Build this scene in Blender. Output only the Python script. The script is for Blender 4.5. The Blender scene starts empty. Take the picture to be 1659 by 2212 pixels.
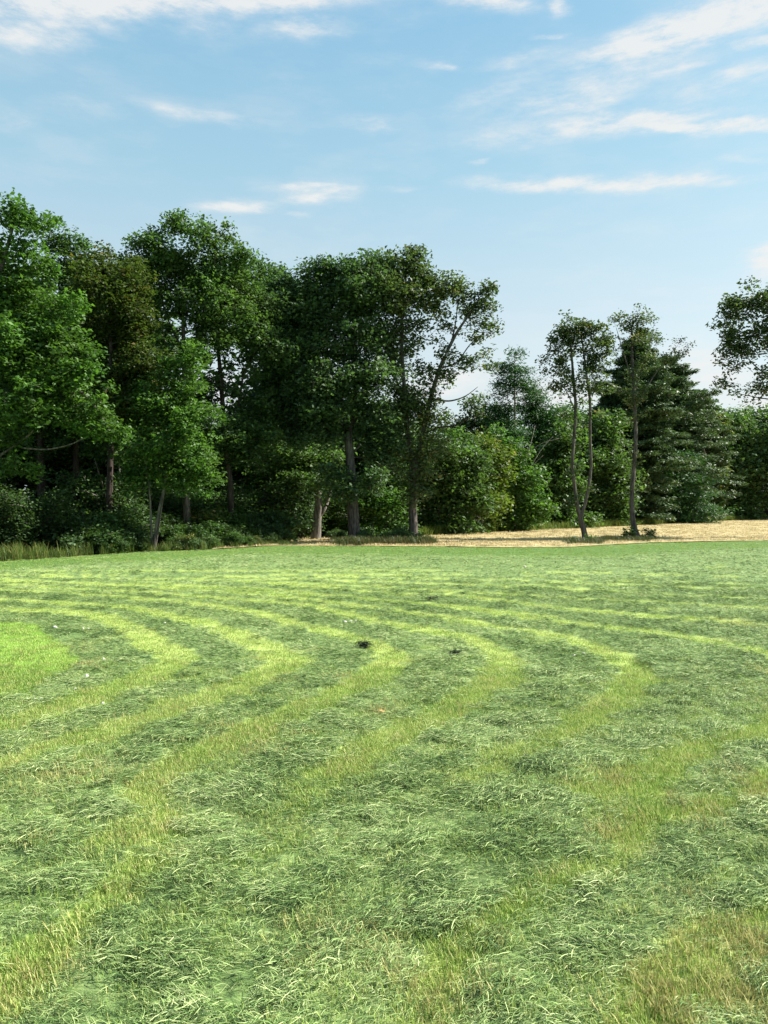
import bpy, math, random
import numpy as np
from mathutils import Vector

S = bpy.context.scene
COL = S.collection
rng = np.random.default_rng(11)
random.seed(5)

# ------------------------------------------------------------------ camera
EYE = 2.4            # camera height above the field, metres
F = 1609.0           # focal length in photo units (photo taken as 1659 x 2212)
CX, HV = 829.5, 1088.0
cam = bpy.data.cameras.new('camera')
cam.sensor_fit = 'HORIZONTAL'
cam.sensor_width = 36.0
cam.lens = 36.0 * F / 1659.0
cam.clip_start = 0.05
cam.clip_end = 6000
cam_o = bpy.data.objects.new('camera', cam)
cam_o.location = (0, 0, EYE)
cam_o.rotation_euler = (math.radians(90) - 18.0 / F, 0, 0)
COL.objects.link(cam_o)
S.camera = cam_o

# ------------------------------------------------------------------ light, exposure
SUN_EL = math.radians(41)
SUN_AZ = math.radians(77)      # to the right of the view direction, a little ahead
sd = Vector((math.sin(SUN_AZ) * math.cos(SUN_EL), math.cos(SUN_AZ) * math.cos(SUN_EL), math.sin(SUN_EL)))
sun = bpy.data.lights.new('sun', 'SUN')
sun.energy = 4.8
sun.angle = math.radians(0.55)
sun.color = (1.0, 0.95, 0.86)
sun_o = bpy.data.objects.new('sun', sun)
sun_o.rotation_euler = sd.to_track_quat('Z', 'Y').to_euler()
sun_o.location = (30, 10, 40)
COL.objects.link(sun_o)
S.view_settings.view_transform = 'Standard'
S.view_settings.look = 'None'
S.view_settings.gamma = 1
S.view_settings.use_curve_mapping = False
S.view_settings.exposure = 1.45
S.render.engine = 'CYCLES'
S.cycles.max_bounces = 6
S.cycles.transparent_max_bounces = 6

# ------------------------------------------------------------------ node helpers
class NT:
    def __init__(self, tree):
        self.t = tree; self.n = tree.nodes; self.l = tree.links
    def add(self, typ, **kw):
        n = self.n.new(typ)
        for k, v in kw.items():
            setattr(n, k, v)
        return n
    def put(self, sock, v):
        if isinstance(v, bpy.types.NodeSocket):
            self.l.new(v, sock)
        else:
            sock.default_value = v
    def math(self, op, a, b=None, c=None, clamp=False):
        n = self.add('ShaderNodeMath', operation=op, use_clamp=clamp)
        self.put(n.inputs[0], a)
        if b is not None: self.put(n.inputs[1], b)
        if c is not None: self.put(n.inputs[2], c)
        return n.outputs[0]
    def mix(self, fac, a, b):
        n = self.add('ShaderNodeMix', data_type='RGBA')
        self.put(n.inputs[0], fac); self.put(n.inputs[6], a); self.put(n.inputs[7], b)
        return n.outputs[2]
    def noise(self, vec, scale, detail=4, rough=0.55, dist=0.0):
        n = self.add('ShaderNodeTexNoise')
        self.put(n.inputs['Vector'], vec)
        n.inputs['Scale'].default_value = scale
        n.inputs['Detail'].default_value = detail
        n.inputs['Roughness'].default_value = rough
        n.inputs['Distortion'].default_value = dist
        return n.outputs['Fac']
    def ramp(self, fac, stops):
        n = self.add('ShaderNodeValToRGB')
        cr = n.color_ramp
        while len(cr.elements) < len(stops): cr.elements.new(0.5)
        for e, (p, c) in zip(cr.elements, stops):
            e.position = p; e.color = (*c, 1) if len(c) == 3 else c
        self.put(n.inputs[0], fac)
        return n.outputs[0]
    def smooth(self, x, a, b):
        n = self.add('ShaderNodeMapRange', interpolation_type='SMOOTHSTEP')
        self.put(n.inputs[0], x); n.inputs[1].default_value = a; n.inputs[2].default_value = b
        return n.outputs[0]
    def mapping(self, vec, scale=(1, 1, 1), rot=(0, 0, 0), loc=(0, 0, 0)):
        n = self.add('ShaderNodeMapping')
        self.put(n.inputs[0], vec)
        n.inputs['Scale'].default_value = scale; n.inputs['Rotation'].default_value = rot
        n.inputs['Location'].default_value = loc
        return n.outputs[0]

# ------------------------------------------------------------------ sky with drifting cloud bands
W = bpy.data.worlds.new('World'); S.world = W; W.use_nodes = True
nt = NT(W.node_tree); nt.n.clear()
out = nt.add('ShaderNodeOutputWorld'); bg = nt.add('ShaderNodeBackground')
bg.inputs[1].default_value = 0.062
nt.l.new(bg.outputs[0], out.inputs[0])
sky = nt.add('ShaderNodeTexSky', sky_type='NISHITA')
sky.sun_disc = False
sky.sun_elevation = SUN_EL
sky.sun_rotation = SUN_AZ
sky.altitude = 50; sky.air_density = 1.0; sky.dust_density = 3.2; sky.ozone_density = 1.2
tc = nt.add('ShaderNodeTexCoord')
sx = nt.add('ShaderNodeSeparateXYZ'); nt.l.new(tc.outputs['Generated'], sx.inputs[0])
az = nt.math('MULTIPLY', nt.math('ARCTAN2', sx.outputs[0], sx.outputs[1]), 57.2958)
el = nt.math('MULTIPLY', nt.math('ARCSINE', sx.outputs[2]), 57.2958)
ae = nt.add('ShaderNodeCombineXYZ'); nt.l.new(az, ae.inputs[0]); nt.l.new(el, ae.inputs[1])
# warped coordinates give torn, streaky edges
wn = nt.add('ShaderNodeTexNoise'); nt.l.new(nt.mapping(ae.outputs[0], (0.16, 0.42, 1)), wn.inputs['Vector'])
wn.inputs['Scale'].default_value = 1; wn.inputs['Detail'].default_value = 7; wn.inputs['Roughness'].default_value = 0.62
wv = nt.add('ShaderNodeVectorMath', operation='SUBTRACT'); nt.l.new(wn.outputs['Color'], wv.inputs[0]); wv.inputs[1].default_value = (.5, .5, .5)
wm = nt.add('ShaderNodeVectorMath', operation='MULTIPLY'); nt.l.new(wv.outputs[0], wm.inputs[0]); wm.inputs[1].default_value = (5.0, 1.5, 0)
wa = nt.add('ShaderNodeVectorMath', operation='ADD'); nt.l.new(wm.outputs[0], wa.inputs[0]); nt.l.new(ae.outputs[0], wa.inputs[1])
ws = nt.add('ShaderNodeSeparateXYZ'); nt.l.new(wa.outputs[0], ws.inputs[0])
def ael(u, v):
    x, z = (u - CX) / F, (HV - v) / F
    return math.degrees(math.atan2(x, 1)), math.degrees(math.asin(z / math.sqrt(1 + x * x + z * z)))
# bands of cloud: photo u, v of the middle, half length and half height in degrees, tilt, strength
BANDS = [(200, 4, 14, 1.5, 1, 1.15), (560, 6, 10, 1.1, 2, 1.1), (130, 62, 8, .7, 0, .6), (1400, 110, 11, 1.0, 12, .62), (1250, 215, 8, 1.5, 12, .56), (1500, 210, 8, 1.3, 6, .40), (1080, 205, 5, 1.4, 15, .40), (1640, 95, 3, .5, 12, .7), (1420, 165, 6, .5, 10, .6), (1250, 240, 6, .5, 6, .6), (1190, 90, 1.6, .25, 3, .6), (960, 152, 1.8, .3, -4, .55), (700, 403, 1.8, .2, 0, .6), (640, 466, 1.4, .3, 0, .6), (1040, 360, 1.2, .2, 5, .5), (60, 75, 8, 1.4, 0, .62), (660, 68, 4.5, .8, 0, .6), (1040, 0, 4.5, .8, -6, .8),
         (1210, 18, 1.2, 1.2, -20, .6), (1480, 75, 9, 1.3, 14, 1.15), (1590, 35, 6, 1.4, 12, 1.1),
         (1330, 170, 9, 1.9, 10, .5), (1600, 165, 4.5, .9, 12, .62), (1120, 300, 7, 1.3, 4, .48),
         (1340, 272, 8, .85, 4, .95), (1480, 276, 11, .50, 0, 1.0), (1110, 135, 4.5, .7, 8, .42),
         (1270, 403, 10.0, .62, 1, 1.0), (1150, 408, 4, .55, 0, .8), (1480, 395, 5, .5, 2, .8),
         (690, 425, 3.6, .8, 4, .85), (520, 455, 3.4, .5, 0, .85), (640, 412, 2.6, .4, 0, .6),
         (450, 250, 6, .7, -6, .5), (800, 272, 3.5, .8, -5, .45), (200, 235, 6, 1.2, 0, .3), (10, 262, 3.5, 1.0, 0, .35),
         (870, 410, 2.2, .3, 0, .4), (1600, 345, 2.5, .35, 0, .4), (430, 65, 4, .9, 0, .45),
         (1640, 575, 1.6, 1.1, 0, 1.0), (1645, 560, 1.0, 1.0, 0, 1.0),
         (960, 830, 4.5, 1.6, 10, .9), (1190, 860, 5, 1.8, 0, .85), (1540, 800, 3.5, 2.2, -20, .85), (1640, 870, 4, 1.2, 0, .8), (480, 840, 5, 2, 0, .7)]
tot = None
for (u, v, L, H, tilt, s) in BANDS:
    a0, e0 = ael(u, v)
    aa, ee = ael(u + 40, v); tilt = tilt + math.degrees(math.atan2(ee - e0, aa - a0))
    c, sn = math.cos(math.radians(tilt)), math.sin(math.radians(tilt))
    dx = nt.math('SUBTRACT', ws.outputs[0], a0); dy = nt.math('SUBTRACT', ws.outputs[1], e0)
    p = nt.math('MULTIPLY_ADD', dx, c / L, nt.math('MULTIPLY', dy, sn / L))
    q = nt.math('MULTIPLY_ADD', dy, c / H, nt.math('MULTIPLY', dx, -sn / H))
    r2 = nt.math('MULTIPLY_ADD', p, p, nt.math('MULTIPLY', q, q))
    g = nt.math('MULTIPLY', nt.math('EXPONENT', nt.math('MULTIPLY', r2, -1.25)), s)
    tot = g if tot is None else nt.math('SMOOTH_MAX', tot, g, .12)
# the same sort of cloud goes on outside the frame
far_n = nt.noise(nt.mapping(tc.outputs['Generated'], (2.2, 2.2, 8)), 1.3, 6, .6)
outside = nt.smooth(nt.math('ABSOLUTE', az), 29, 40)
above = nt.smooth(el, 36, 44)
outm = nt.math('MAXIMUM', outside, above)
tot = nt.math('ADD', tot, nt.math('MULTIPLY', nt.math('MULTIPLY', nt.smooth(far_n, .5, .72), .8), outm))
fine = nt.noise(nt.mapping(ae.outputs[0], (0.34, 1.15, 1), (0, 0, math.radians(-9))), 1.0, 9, .66)
fine2 = nt.noise(nt.mapping(ae.outputs[0], (0.10, 0.34, 1), (0, 0, math.radians(-6))), 1.0, 5, .6)
broken = nt.math('MULTIPLY_ADD', fine, 2.3, -.40)
cl = nt.math('MULTIPLY', tot, broken)
veil = nt.math('MULTIPLY', nt.smooth(fine2, .42, .8), .26)
fac = nt.math('ADD', nt.smooth(cl, .03, .85), veil, clamp=True)
fac = nt.math('MULTIPLY', fac, .88)
tint = nt.add('ShaderNodeMix', data_type='RGBA', blend_type='MULTIPLY'); tint.inputs[0].default_value = 1
nt.l.new(sky.outputs[0], tint.inputs[6]); tint.inputs[7].default_value = (1.0, 1.25, 1.18, 1)
K = 1 / (0.062 * 2 ** 1.45)
airc = nt.ramp(nt.math('DIVIDE', nt.math('MAXIMUM', el, 0.0), 90.0), [(0.0, (.78, .85, .88)), (.13, (.76, .845, .875)), (.26, (.45, .715, .85)), (.41, (.245, .55, .81)), (1.0, (.13, .33, .64))])
sc_ = nt.add('ShaderNodeMix', data_type='RGBA', blend_type='MULTIPLY'); sc_.inputs[0].default_value = 1
nt.l.new(airc, sc_.inputs[6]); sc_.inputs[7].default_value = (K, K, K, 1)
air = nt.mix(.72, tint.outputs[2], sc_.outputs[2])
cloud_col = (.89 * K, .895 * K, .885 * K, 1)
fin = nt.mix(fac, air, cloud_col)
nt.l.new(fin, bg.inputs[0])

# ------------------------------------------------------------------ geometry helpers
def at(u, v, d):
    return np.array([(u - CX) / F * d, d, EYE - (v - HV) / F * d])
def gnd(u, v):
    d = EYE * F / (v - HV)
    return np.array([(u - CX) / F * d, d])
def gdist(v):
    return EYE * F / (v - HV)

def mesh_of(name, verts, faces, mat=None, attrs=None, smooth=False):
    verts = np.asarray(verts, dtype=np.float32).reshape(-1, 3)
    me = bpy.data.meshes.new(name)
    me.vertices.add(len(verts)); me.vertices.foreach_set('co', verts.ravel())
    if not isinstance(faces, (list, tuple)): faces = [faces]
    faces = [np.asarray(f, dtype=np.int32) for f in faces if f is not None and len(f)]
    nl = sum(f.size for f in faces); npoly = sum(len(f) for f in faces)
    me.loops.add(nl); me.polygons.add(npoly)
    me.loops.foreach_set('vertex_index', np.concatenate([f.ravel() for f in faces]) if faces else np.zeros(0, np.int32))
    tot_ = np.concatenate([np.full(len(f), f.shape[1], np.int32) for f in faces]) if faces else np.zeros(0, np.int32)
    start = np.concatenate([[0], np.cumsum(tot_)[:-1]]).astype(np.int32) if faces else np.zeros(0, np.int32)
    me.polygons.foreach_set('loop_start', start)
    if smooth: me.polygons.foreach_set('use_smooth', np.ones(npoly, bool))
    for k, a in (attrs or {}).items():
        at_ = me.attributes.new(k, 'FLOAT', 'POINT'); at_.data.foreach_set('value', np.asarray(a, np.float32))
    me.update(calc_edges=True)
    if mat: me.materials.append(mat)
    return me
def link(name, data, parent=None, loc=(0, 0, 0), **props):
    o = bpy.data.objects.new(name, data); COL.objects.link(o)
    o.location = loc
    if parent is not None: o.parent = parent
    for k, v in props.items(): o[k] = v
    return o
def thing(name, label, cat, loc, group=None, data=None):
    o = link(name, data, None, loc, label=label, category=cat)
    if group: o['group'] = group
    return o
def dup(root, loc, rz, sc, label=None, group=None):
    r = root.copy(); COL.objects.link(r)
    r.location = loc; r.rotation_euler = (0, 0, rz); r.scale = sc if hasattr(sc, '__len__') else (sc, sc, sc)
    if label: r['label'] = label
    if group: r['group'] = group
    for ch in list(root.children):
        c = ch.copy(); COL.objects.link(c); c.parent = r
    return r

def hash2(i, j, seed):
    h = (i.astype(np.int64) * 374761393 + j.astype(np.int64) * 668265263 + seed * 974711) & 0xffffffff
    h = ((h ^ (h >> 13)) * 1274126177) & 0xffffffff
    return ((h ^ (h >> 16)) & 0xffff) / 65535.0
def vn(x, y, seed=0):
    i = np.floor(x); j = np.floor(y); fx = x - i; fy = y - j
    fx = fx * fx * (3 - 2 * fx); fy = fy * fy * (3 - 2 * fy)
    a = hash2(i, j, seed); b = hash2(i + 1, j, seed); c = hash2(i, j + 1, seed); d = hash2(i + 1, j + 1, seed)
    return (a * (1 - fx) + b * fx) * (1 - fy) + (c * (1 - fx) + d * fx) * fy
def fbm(x, y, seed=0, o=4):
    s = 0; a = .5
    for k in range(o):
        s = s + a * vn(x * 2 ** k, y * 2 ** k, seed + k * 17); a *= .5
    return s / (1 - .5 ** o)
def sstep(x, a, b):
    t = np.clip((x - a) / (b - a), 0, 1); return t * t * (3 - 2 * t)

# ------------------------------------------------------------------ materials
def new_mat(name):
    m = bpy.data.materials.new(name); m.use_nodes = True
    n = NT(m.node_tree); n.n.clear()
    o = n.add('ShaderNodeOutputMaterial')
    return m, n, o
def leaf_mat(name, dark, light, rough=.55, transl=.32, spec=.25, accent=None, accent_at=.93):
    m, n, o = new_mat(name)
    a = n.add('ShaderNodeAttribute', attribute_name='tint')
    oi = n.add('ShaderNodeObjectInfo')
    stops = [(0, dark), (.75, light), (1, tuple(min(1, c * 1.35) for c in light))]
    if accent: stops = [(0, dark), (accent_at - .08, light), (accent_at, accent)]
    c = n.ramp(a.outputs['Fac'], stops)
    geo = n.add('ShaderNodeNewGeometry')
    big = n.noise(geo.outputs['Position'], .55, 2)
    hs = n.add('ShaderNodeHueSaturation'); n.l.new(c, hs.inputs['Color'])
    n.put(hs.inputs['Value'], n.math('MULTIPLY_ADD', big, .7, .65))
    n.put(hs.inputs['Hue'], n.math('MULTIPLY_ADD', big, .04, .48))
    p = n.add('ShaderNodeBsdfPrincipled')
    n.l.new(hs.outputs[0], p.inputs['Base Color'])
    p.inputs['Roughness'].default_value = rough
    p.inputs['Specular IOR Level'].default_value = spec
    t = n.add('ShaderNodeBsdfTranslucent')
    tcx = n.add('ShaderNodeMix', data_type='RGBA', blend_type='MULTIPLY'); tcx.inputs[0].default_value = 1
    n.l.new(hs.outputs[0], tcx.inputs[6]); tcx.inputs[7].default_value = (1.5, 1.7, .7, 1)
    n.l.new(tcx.outputs[2], t.inputs[0])
    mx = n.add('ShaderNodeMixShader'); mx.inputs[0].default_value = transl
    n.l.new(p.outputs[0], mx.inputs[1]); n.l.new(t.outputs[0], mx.inputs[2])
    n.l.new(mx.outputs[0], o.inputs[0])
    return m
def bark_mat(name, a, b, sc=6):
    m, n, o = new_mat(name)
    tc = n.add('ShaderNodeTexCoord')
    v = n.mapping(tc.outputs['Object'], (sc, sc, sc * .18))
    f = n.noise(v, 1.6, 6, .65, .4)
    g = n.noise(tc.outputs['Object'], .8, 3)
    c = n.mix(n.smooth(f, .35, .65), (*a, 1), (*b, 1))
    lich = n.mix(n.math('MULTIPLY', n.smooth(g, .52, .7), .45), c, (*[min(1, x * 1.5 + .02) for x in b], 1))
    p = n.add('ShaderNodeBsdfPrincipled'); n.l.new(lich, p.inputs['Base Color']); p.inputs['Roughness'].default_value = .9
    p.inputs['Specular IOR Level'].default_value = .1
    bp = n.add('ShaderNodeBump'); bp.inputs['Strength'].default_value = .9; bp.inputs['Distance'].default_value = .05
    n.l.new(f, bp.inputs['Height']); n.l.new(bp.outputs[0], p.inputs['Normal'])
    n.l.new(p.outputs[0], o.inputs[0])
    return m
M = {}
M['oak'] = leaf_mat('oak_leaves', (.028, .058, .027), (.075, .128, .055))
M['dark'] = leaf_mat('dark_leaves', (.028, .060, .024), (.074, .130, .046))
M['mid'] = leaf_mat('mid_leaves', (.034, .072, .023), (.084, .145, .044))
M['lit'] = leaf_mat('front_leaves', (.034, .080, .020), (.085, .165, .036))
M['bright'] = leaf_mat('bright_leaves', (.030, .076, .017), (.070, .140, .028))
M['olive'] = leaf_mat('olive_leaves', (.032, .054, .015), (.075, .105, .026), accent=(.14, .10, .03), accent_at=.97)
M['airy'] = leaf_mat('thin_leaves', (.040, .068, .028), (.092, .128, .055), accent=(.15, .13, .06), accent_at=.97)
M['yellow'] = leaf_mat('yellowing_leaves', (.055, .095, .018), (.12, .165, .030), accent=(.26, .23, .09), accent_at=.95)
M['pine'] = leaf_mat('pine_needles', (.030, .058, .027), (.078, .128, .054), transl=.15)
M['pine_lit'] = leaf_mat('pine_needles_fresh', (.020, .060, .020), (.050, .120, .036), transl=.2)
M['shrub'] = leaf_mat('shrub_leaves', (.030, .066, .019), (.076, .136, .036))
M['weed'] = leaf_mat('weed_leaves', (.045, .075, .018), (.11, .14, .035), accent=(.24, .19, .07), accent_at=.9)
M['bark'] = bark_mat('grey_brown_bark', (.045, .034, .030), (.135, .118, .106))
M['bark_dark'] = bark_mat('dark_bark', (.022, .017, .015), (.065, .050, .044))
M['bark_pale'] = bark_mat('pale_bark', (.06, .053, .046), (.19, .170, .148))
M['deadwood'] = bark_mat('bleached_wood', (.20, .16, .13), (.42, .37, .32))

def simple_mat(name, c1, c2, scale, rough=.9):
    m, n, o = new_mat(name)
    tc = n.add('ShaderNodeTexCoord')
    c = n.mix(n.smooth(n.noise(tc.outputs['Object'], scale, 6, .65), .35, .65), (*c1, 1), (*c2, 1))
    p = n.add('ShaderNodeBsdfPrincipled'); n.l.new(c, p.inputs['Base Color']); p.inputs['Roughness'].default_value = rough
    p.inputs['Specular IOR Level'].default_value = .15
    n.l.new(p.outputs[0], o.inputs[0])
    return m
M['floor'] = simple_mat('leaf_litter', (.020, .018, .010), (.055, .050, .022), 1.4)
M['meadow'] = simple_mat('rough_meadow', (.050, .085, .022), (.10, .14, .040), .25)
M['verge'] = simple_mat('verge_turf', (.075, .12, .022), (.15, .20, .045), .8)

# ------------------------------------------------------------------ the mowing pattern, on the ground, in metres
STRIPES = [  # (weight, half width in m, points in photo units)
    (1.0, .34, [(-200, 1318), (0, 1322), (120, 1326), (200, 1334), (280, 1361), (325, 1391), (360, 1416), (388, 1430), (350, 1456), (300, 1481), (210, 1511), (140, 1536), (50, 1566), (0, 1578), (-150, 1610)]),
    (1.0, .33, [(-200, 1296), (0, 1300), (150, 1308), (300, 1322), (400, 1339), (450, 1356), (500, 1374), (550, 1394), (600, 1414), (632, 1436), (590, 1461), (530, 1483), (490, 1501), (400, 1533), (320, 1561), (230, 1591), (150, 1613), (75, 1638), (0, 1664), (-150, 1710)]),
    (1.0, .31, [(-200, 1275), (0, 1278), (200, 1288), (400, 1305), (550, 1326), (625, 1349), (700, 1366), (775, 1386), (812, 1400), (845, 1422), (848, 1438), (820, 1470), (760, 1500), (700, 1525), (600, 1570), (520, 1605), (440, 1640), (380, 1668), (340, 1702), (315, 1735), (300, 1765), (312, 1810), (318, 1850), (290, 1895), (225, 1960), (170, 2010), (100, 2075), (40, 2140), (0, 2180), (-60, 2260)]),
    (.95, .30, [(-200, 1262), (0, 1265), (300, 1283), (600, 1305), (700, 1318), (830, 1349), (930, 1369), (995, 1381), (1045, 1401), (1085, 1431), (1083, 1480), (1030, 1510), (970, 1546), (905, 1578), (830, 1613), (765, 1655), (705, 1692)]),
    (.55, .26, [(705, 1692), (650, 1740), (600, 1800), (560, 1870)]),
    (.95, .29, [(-200, 1252), (0, 1254), (300, 1270), (600, 1291), (830, 1319), (930, 1334), (1020, 1349), (1110, 1361), (1220, 1381), (1280, 1399), (1330, 1421), (1365, 1446), (1375, 1471), (1355, 1501), (1320, 1531), (1280, 1561), (1230, 1588)]),
    (.5, .25, [(1230, 1588), (1160, 1622), (1080, 1660), (1000, 1712)]),
    (.85, .27, [(300, 1260), (600, 1278), (930, 1311), (1110, 1336), (1280, 1356), (1455, 1374), (1560, 1392), (1640, 1410), (1710, 1445), (1740, 1490), (1720, 1550), (1659, 1596), (1560, 1620), (1480, 1645), (1420, 1672), (1340, 1692), (1290, 1718)]),
    (.75, .24, [(1420, 1690), (1400, 1760), (1385, 1810), (1355, 1852), (1300, 1900), (1190, 1938), (1130, 1975), (1055, 2005), (960, 2130), (930, 2230)]),
    (.8, .22, [(1900, 1640), (1659, 1708), (1530, 1757), (1430, 1792), (1320, 1815)]),
    (.9, .34, [(1900, 1960), (1680, 2030), (1560, 2050), (1500, 2095), (1420, 2190), (1380, 2260)]),
    (1.0, .27, [(100, 1248), (500, 1256), (830, 1283), (1000, 1290), (1200, 1318), (1450, 1340), (1659, 1354), (1900, 1375)]),
    (1.0, .27, [(400, 1252), (830, 1272), (1000, 1282), (1300, 1300), (1659, 1318), (1900, 1330)]),
    (1.0, .27, [(500, 1248), (830, 1262), (1150, 1270), (1280, 1278), (1659, 1298), (1900, 1306)]),
    (1.0, .27, [(600, 1244), (830, 1252), (1100, 1256), (1230, 1262), (1659, 1277), (1900, 1285)]),
    (.85, .20, [(-200, 1244), (200, 1245), (500, 1247), (830, 1244), (1100, 1246), (1400, 1258), (1900, 1277)]),
    (.8, .2, [(-200, 1236), (300, 1236), (830, 1235), (1230, 1239), (1659, 1250), (1900, 1256)]),
    (.9, .2, [(-200, 1258), (150, 1260), (450, 1273), (830, 1302), (1000, 1316), (1200, 1338)]),
]
STR_G = [(w, hw, np.array([gnd(*p) for p in pts])) for w, hw, pts in STRIPES]
ISLAND = np.array([gnd(*p) for p in [(-250, 1342), (0, 1345), (60, 1352), (110, 1372), (150, 1400), (166, 1430), (150, 1456), (112, 1478), (75, 1500), (0, 1518), (-250, 1560)]])
# worn, straw-brown patches: u, v, radius m, strength
DRY = [(1640, 1715, .28, .65), (1500, 1765, .22, .55), (1330, 1690, .22, .4), (1290, 1800, .2, .35), (1350, 1815, .2, .35), (1600, 2060, .28, .9), (1650, 2080, .25, .9),
       (1530, 2100, .2, .7), (1480, 2190, .22, .8), (1640, 2200, .25, .7), (960, 2150, .2, .5), (1000, 2040, .2, .35), (800, 2060, .25, .35), (330, 1800, .2, .3), (20, 2165, .25, .5),
       (165, 1405, .35, .5), (185, 1440, .3, .5), (560, 1610, .4, .35), (120, 1690, .4, .3), (1600, 1353, .5, .7), (822, 1553, .2, .4), (700, 2060, .2, .3)]
DRY_G = [(*gnd(u, v), r, s) for u, v, r, s in DRY]

def seg_dist(P, A, B):
    ab = B - A; L2 = (ab ** 2).sum() + 1e-9
    t = np.clip(((P - A) @ ab) / L2, 0, 1)
    return np.hypot(P[:, 0] - A[0] - t * ab[0], P[:, 1] - A[1] - t * ab[1])
def inside_poly(P, poly):
    r = np.zeros(len(P), bool); n = len(poly)
    for i in range(n):
        a, b = poly[i], poly[(i + 1) % n]
        c = ((a[1] > P[:, 1]) != (b[1] > P[:, 1])) & (P[:, 0] < (b[0] - a[0]) * (P[:, 1] - a[1]) / (b[1] - a[1] + 1e-12) + a[0])
        r ^= c
    return r
def pattern(P):
    """light (0 hay .. 1 bare stubble), dry, island, hay height at ground points P"""
    x, y = P[:, 0], P[:, 1]
    wob = (fbm(x * .9, y * .9, 3, 3) - .5) * .30
    wob2 = (fbm(x * 5.5, y * 5.5, 9, 3) - .5) * .26
    Pw = np.stack([x + wob * .8, y + wob], 1)
    light = np.zeros(len(P))
    for w, hw, pts in STR_G:
        d = np.full(len(P), 1e9)
        for a, b in zip(pts[:-1], pts[1:]):
            d = np.minimum(d, seg_dist(Pw, a, b))
        far_w = np.where(y > 16, 1.0 + (y - 16) * .008, 1.0 - .42 * (1 - sstep(y, 4.0, 9.5)))
        light = np.maximum(light, w * (1 - sstep(d + wob2, hw * .78 * far_w, hw * 1.06 * far_w)))
    light *= 1 - (.58 * (1 - sstep(y, 3.8, 7.0)) + .06) * sstep(fbm(x * 2.6, y * 2.6, 133, 3), .38, .68)
    isl = inside_poly(Pw, ISLAND).astype(float)
    light = np.maximum(light, isl)
    patch = fbm(x * 1.15, y * 1.15, 41, 4)
    light = np.maximum(light, sstep(patch, .68, .86) * .45)
    dry = np.zeros(len(P))
    for a, b, r, s in DRY_G:
        dry = np.maximum(dry, s * np.exp(-((x - a) ** 2 + ((y - b) * .8) ** 2) / (r * r)))
    dry = np.maximum(dry, sstep(fbm(x * 2.1, y * 2.1, 77, 4), .68, .88) * .3)
    dry = np.clip(.72 * dry * (.4 + fbm(x * 6, y * 6, 5, 2)), 0, 1)
    return light, dry, isl

# field outline, near the trees
EDGE = [(-900, 1300), (-300, 1236), (0, 1213), (140, 1204), (300, 1193), (440, 1188), (540, 1182), (590, 1179), (740, 1180), (920, 1181), (1100, 1183), (1230, 1182.5), (1320, 1177), (1415, 1172), (1659, 1168), (2100, 1160)]
EDGE_G = np.array([gnd(*p) for p in EDGE])
def edge_y(x):
    return np.interp(x, EDGE_G[:, 0], EDGE_G[:, 1])

# ground: one sheet to the horizon
def sheet(name, poly, z, mat, **pr):
    poly = np.asarray(poly, float)
    me = mesh_of(name, np.c_[poly, np.full(len(poly), z)], np.arange(len(poly))[None], mat)
    return link(name, me, None, (0, 0, 0), kind='structure', **pr)
sheet('ground', [(-3000, -3000), (3000, -3000), (3000, 3000), (-3000, 3000)], -.016, M['meadow'])
left_w = [g for g in EDGE_G if g[0] < gnd(600, 1179)[0]]
sheet('woodland_floor', [(-160, 8)] + [tuple(g) for g in left_w] + [(gnd(600, 1172)[0], 47), (-4, 56), (4, 60), (12, 66), (30, 92), (66, 134), (200, 210), (200, 320), (-160, 320)], -.008, M['floor'])

# straw field
def straw_mat():
    m, n, o = new_mat('straw_stubble')
    tc = n.add('ShaderNodeTexCoord')
    a = n.noise(n.mapping(tc.outputs['Object'], (1, .45, 1)), 3.2, 6, .7)
    b = n.noise(tc.outputs['Object'], .12, 3)
    c = n.ramp(a, [(.3, (.16, .12, .050)), (.48, (.34, .278, .14)), (.7, (.47, .395, .215))])
    c = n.mix(n.math('MULTIPLY', n.smooth(b, .45, .7), .35), c, (.36, .27, .13, 1))
    p = n.add('ShaderNodeBsdfPrincipled'); n.l.new(c, p.inputs['Base Color']); p.inputs['Roughness'].default_value = .95
    p.inputs['Specular IOR Level'].default_value = .1
    bp = n.add('ShaderNodeBump'); bp.inputs['Strength'].default_value = .6; bp.inputs['Distance'].default_value = .1
    n.l.new(a, bp.inputs['Height']); n.l.new(bp.outputs[0], p.inputs['Normal'])
    n.l.new(p.outputs[0], o.inputs[0]); return m
M['straw'] = straw_mat()
FAR = [(560, 1160), (700, 1160), (860, 1159), (924, 1158), (985, 1153.5), (1100, 1148.5), (1330, 1138), (1500, 1128.5), (1659, 1121), (1900, 1112)]
FAR_G = np.array([gnd(*p) for p in FAR])
nx, ny = 170, 46
us = np.linspace(-9.0, 70, nx)
gx, gt = np.meshgrid(us, np.linspace(0, 1, ny))
y0 = edge_y(gx) - .2; y1 = np.interp(gx, FAR_G[:, 0], FAR_G[:, 1])
gy = y0 + (y1 - y0) * gt
gz = .02 + .05 * fbm(gx * .8, gy * .8, 21, 3)
idx = np.arange(nx * ny).reshape(ny, nx)
quads = np.stack([idx[:-1, :-1], idx[:-1, 1:], idx[1:, 1:], idx[1:, :-1]], -1).reshape(-1, 4)
link('straw_field', mesh_of('straw_field', np.stack([gx, gy, gz], -1).reshape(-1, 3), quads, M['straw'], smooth=True), kind='structure')
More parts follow.
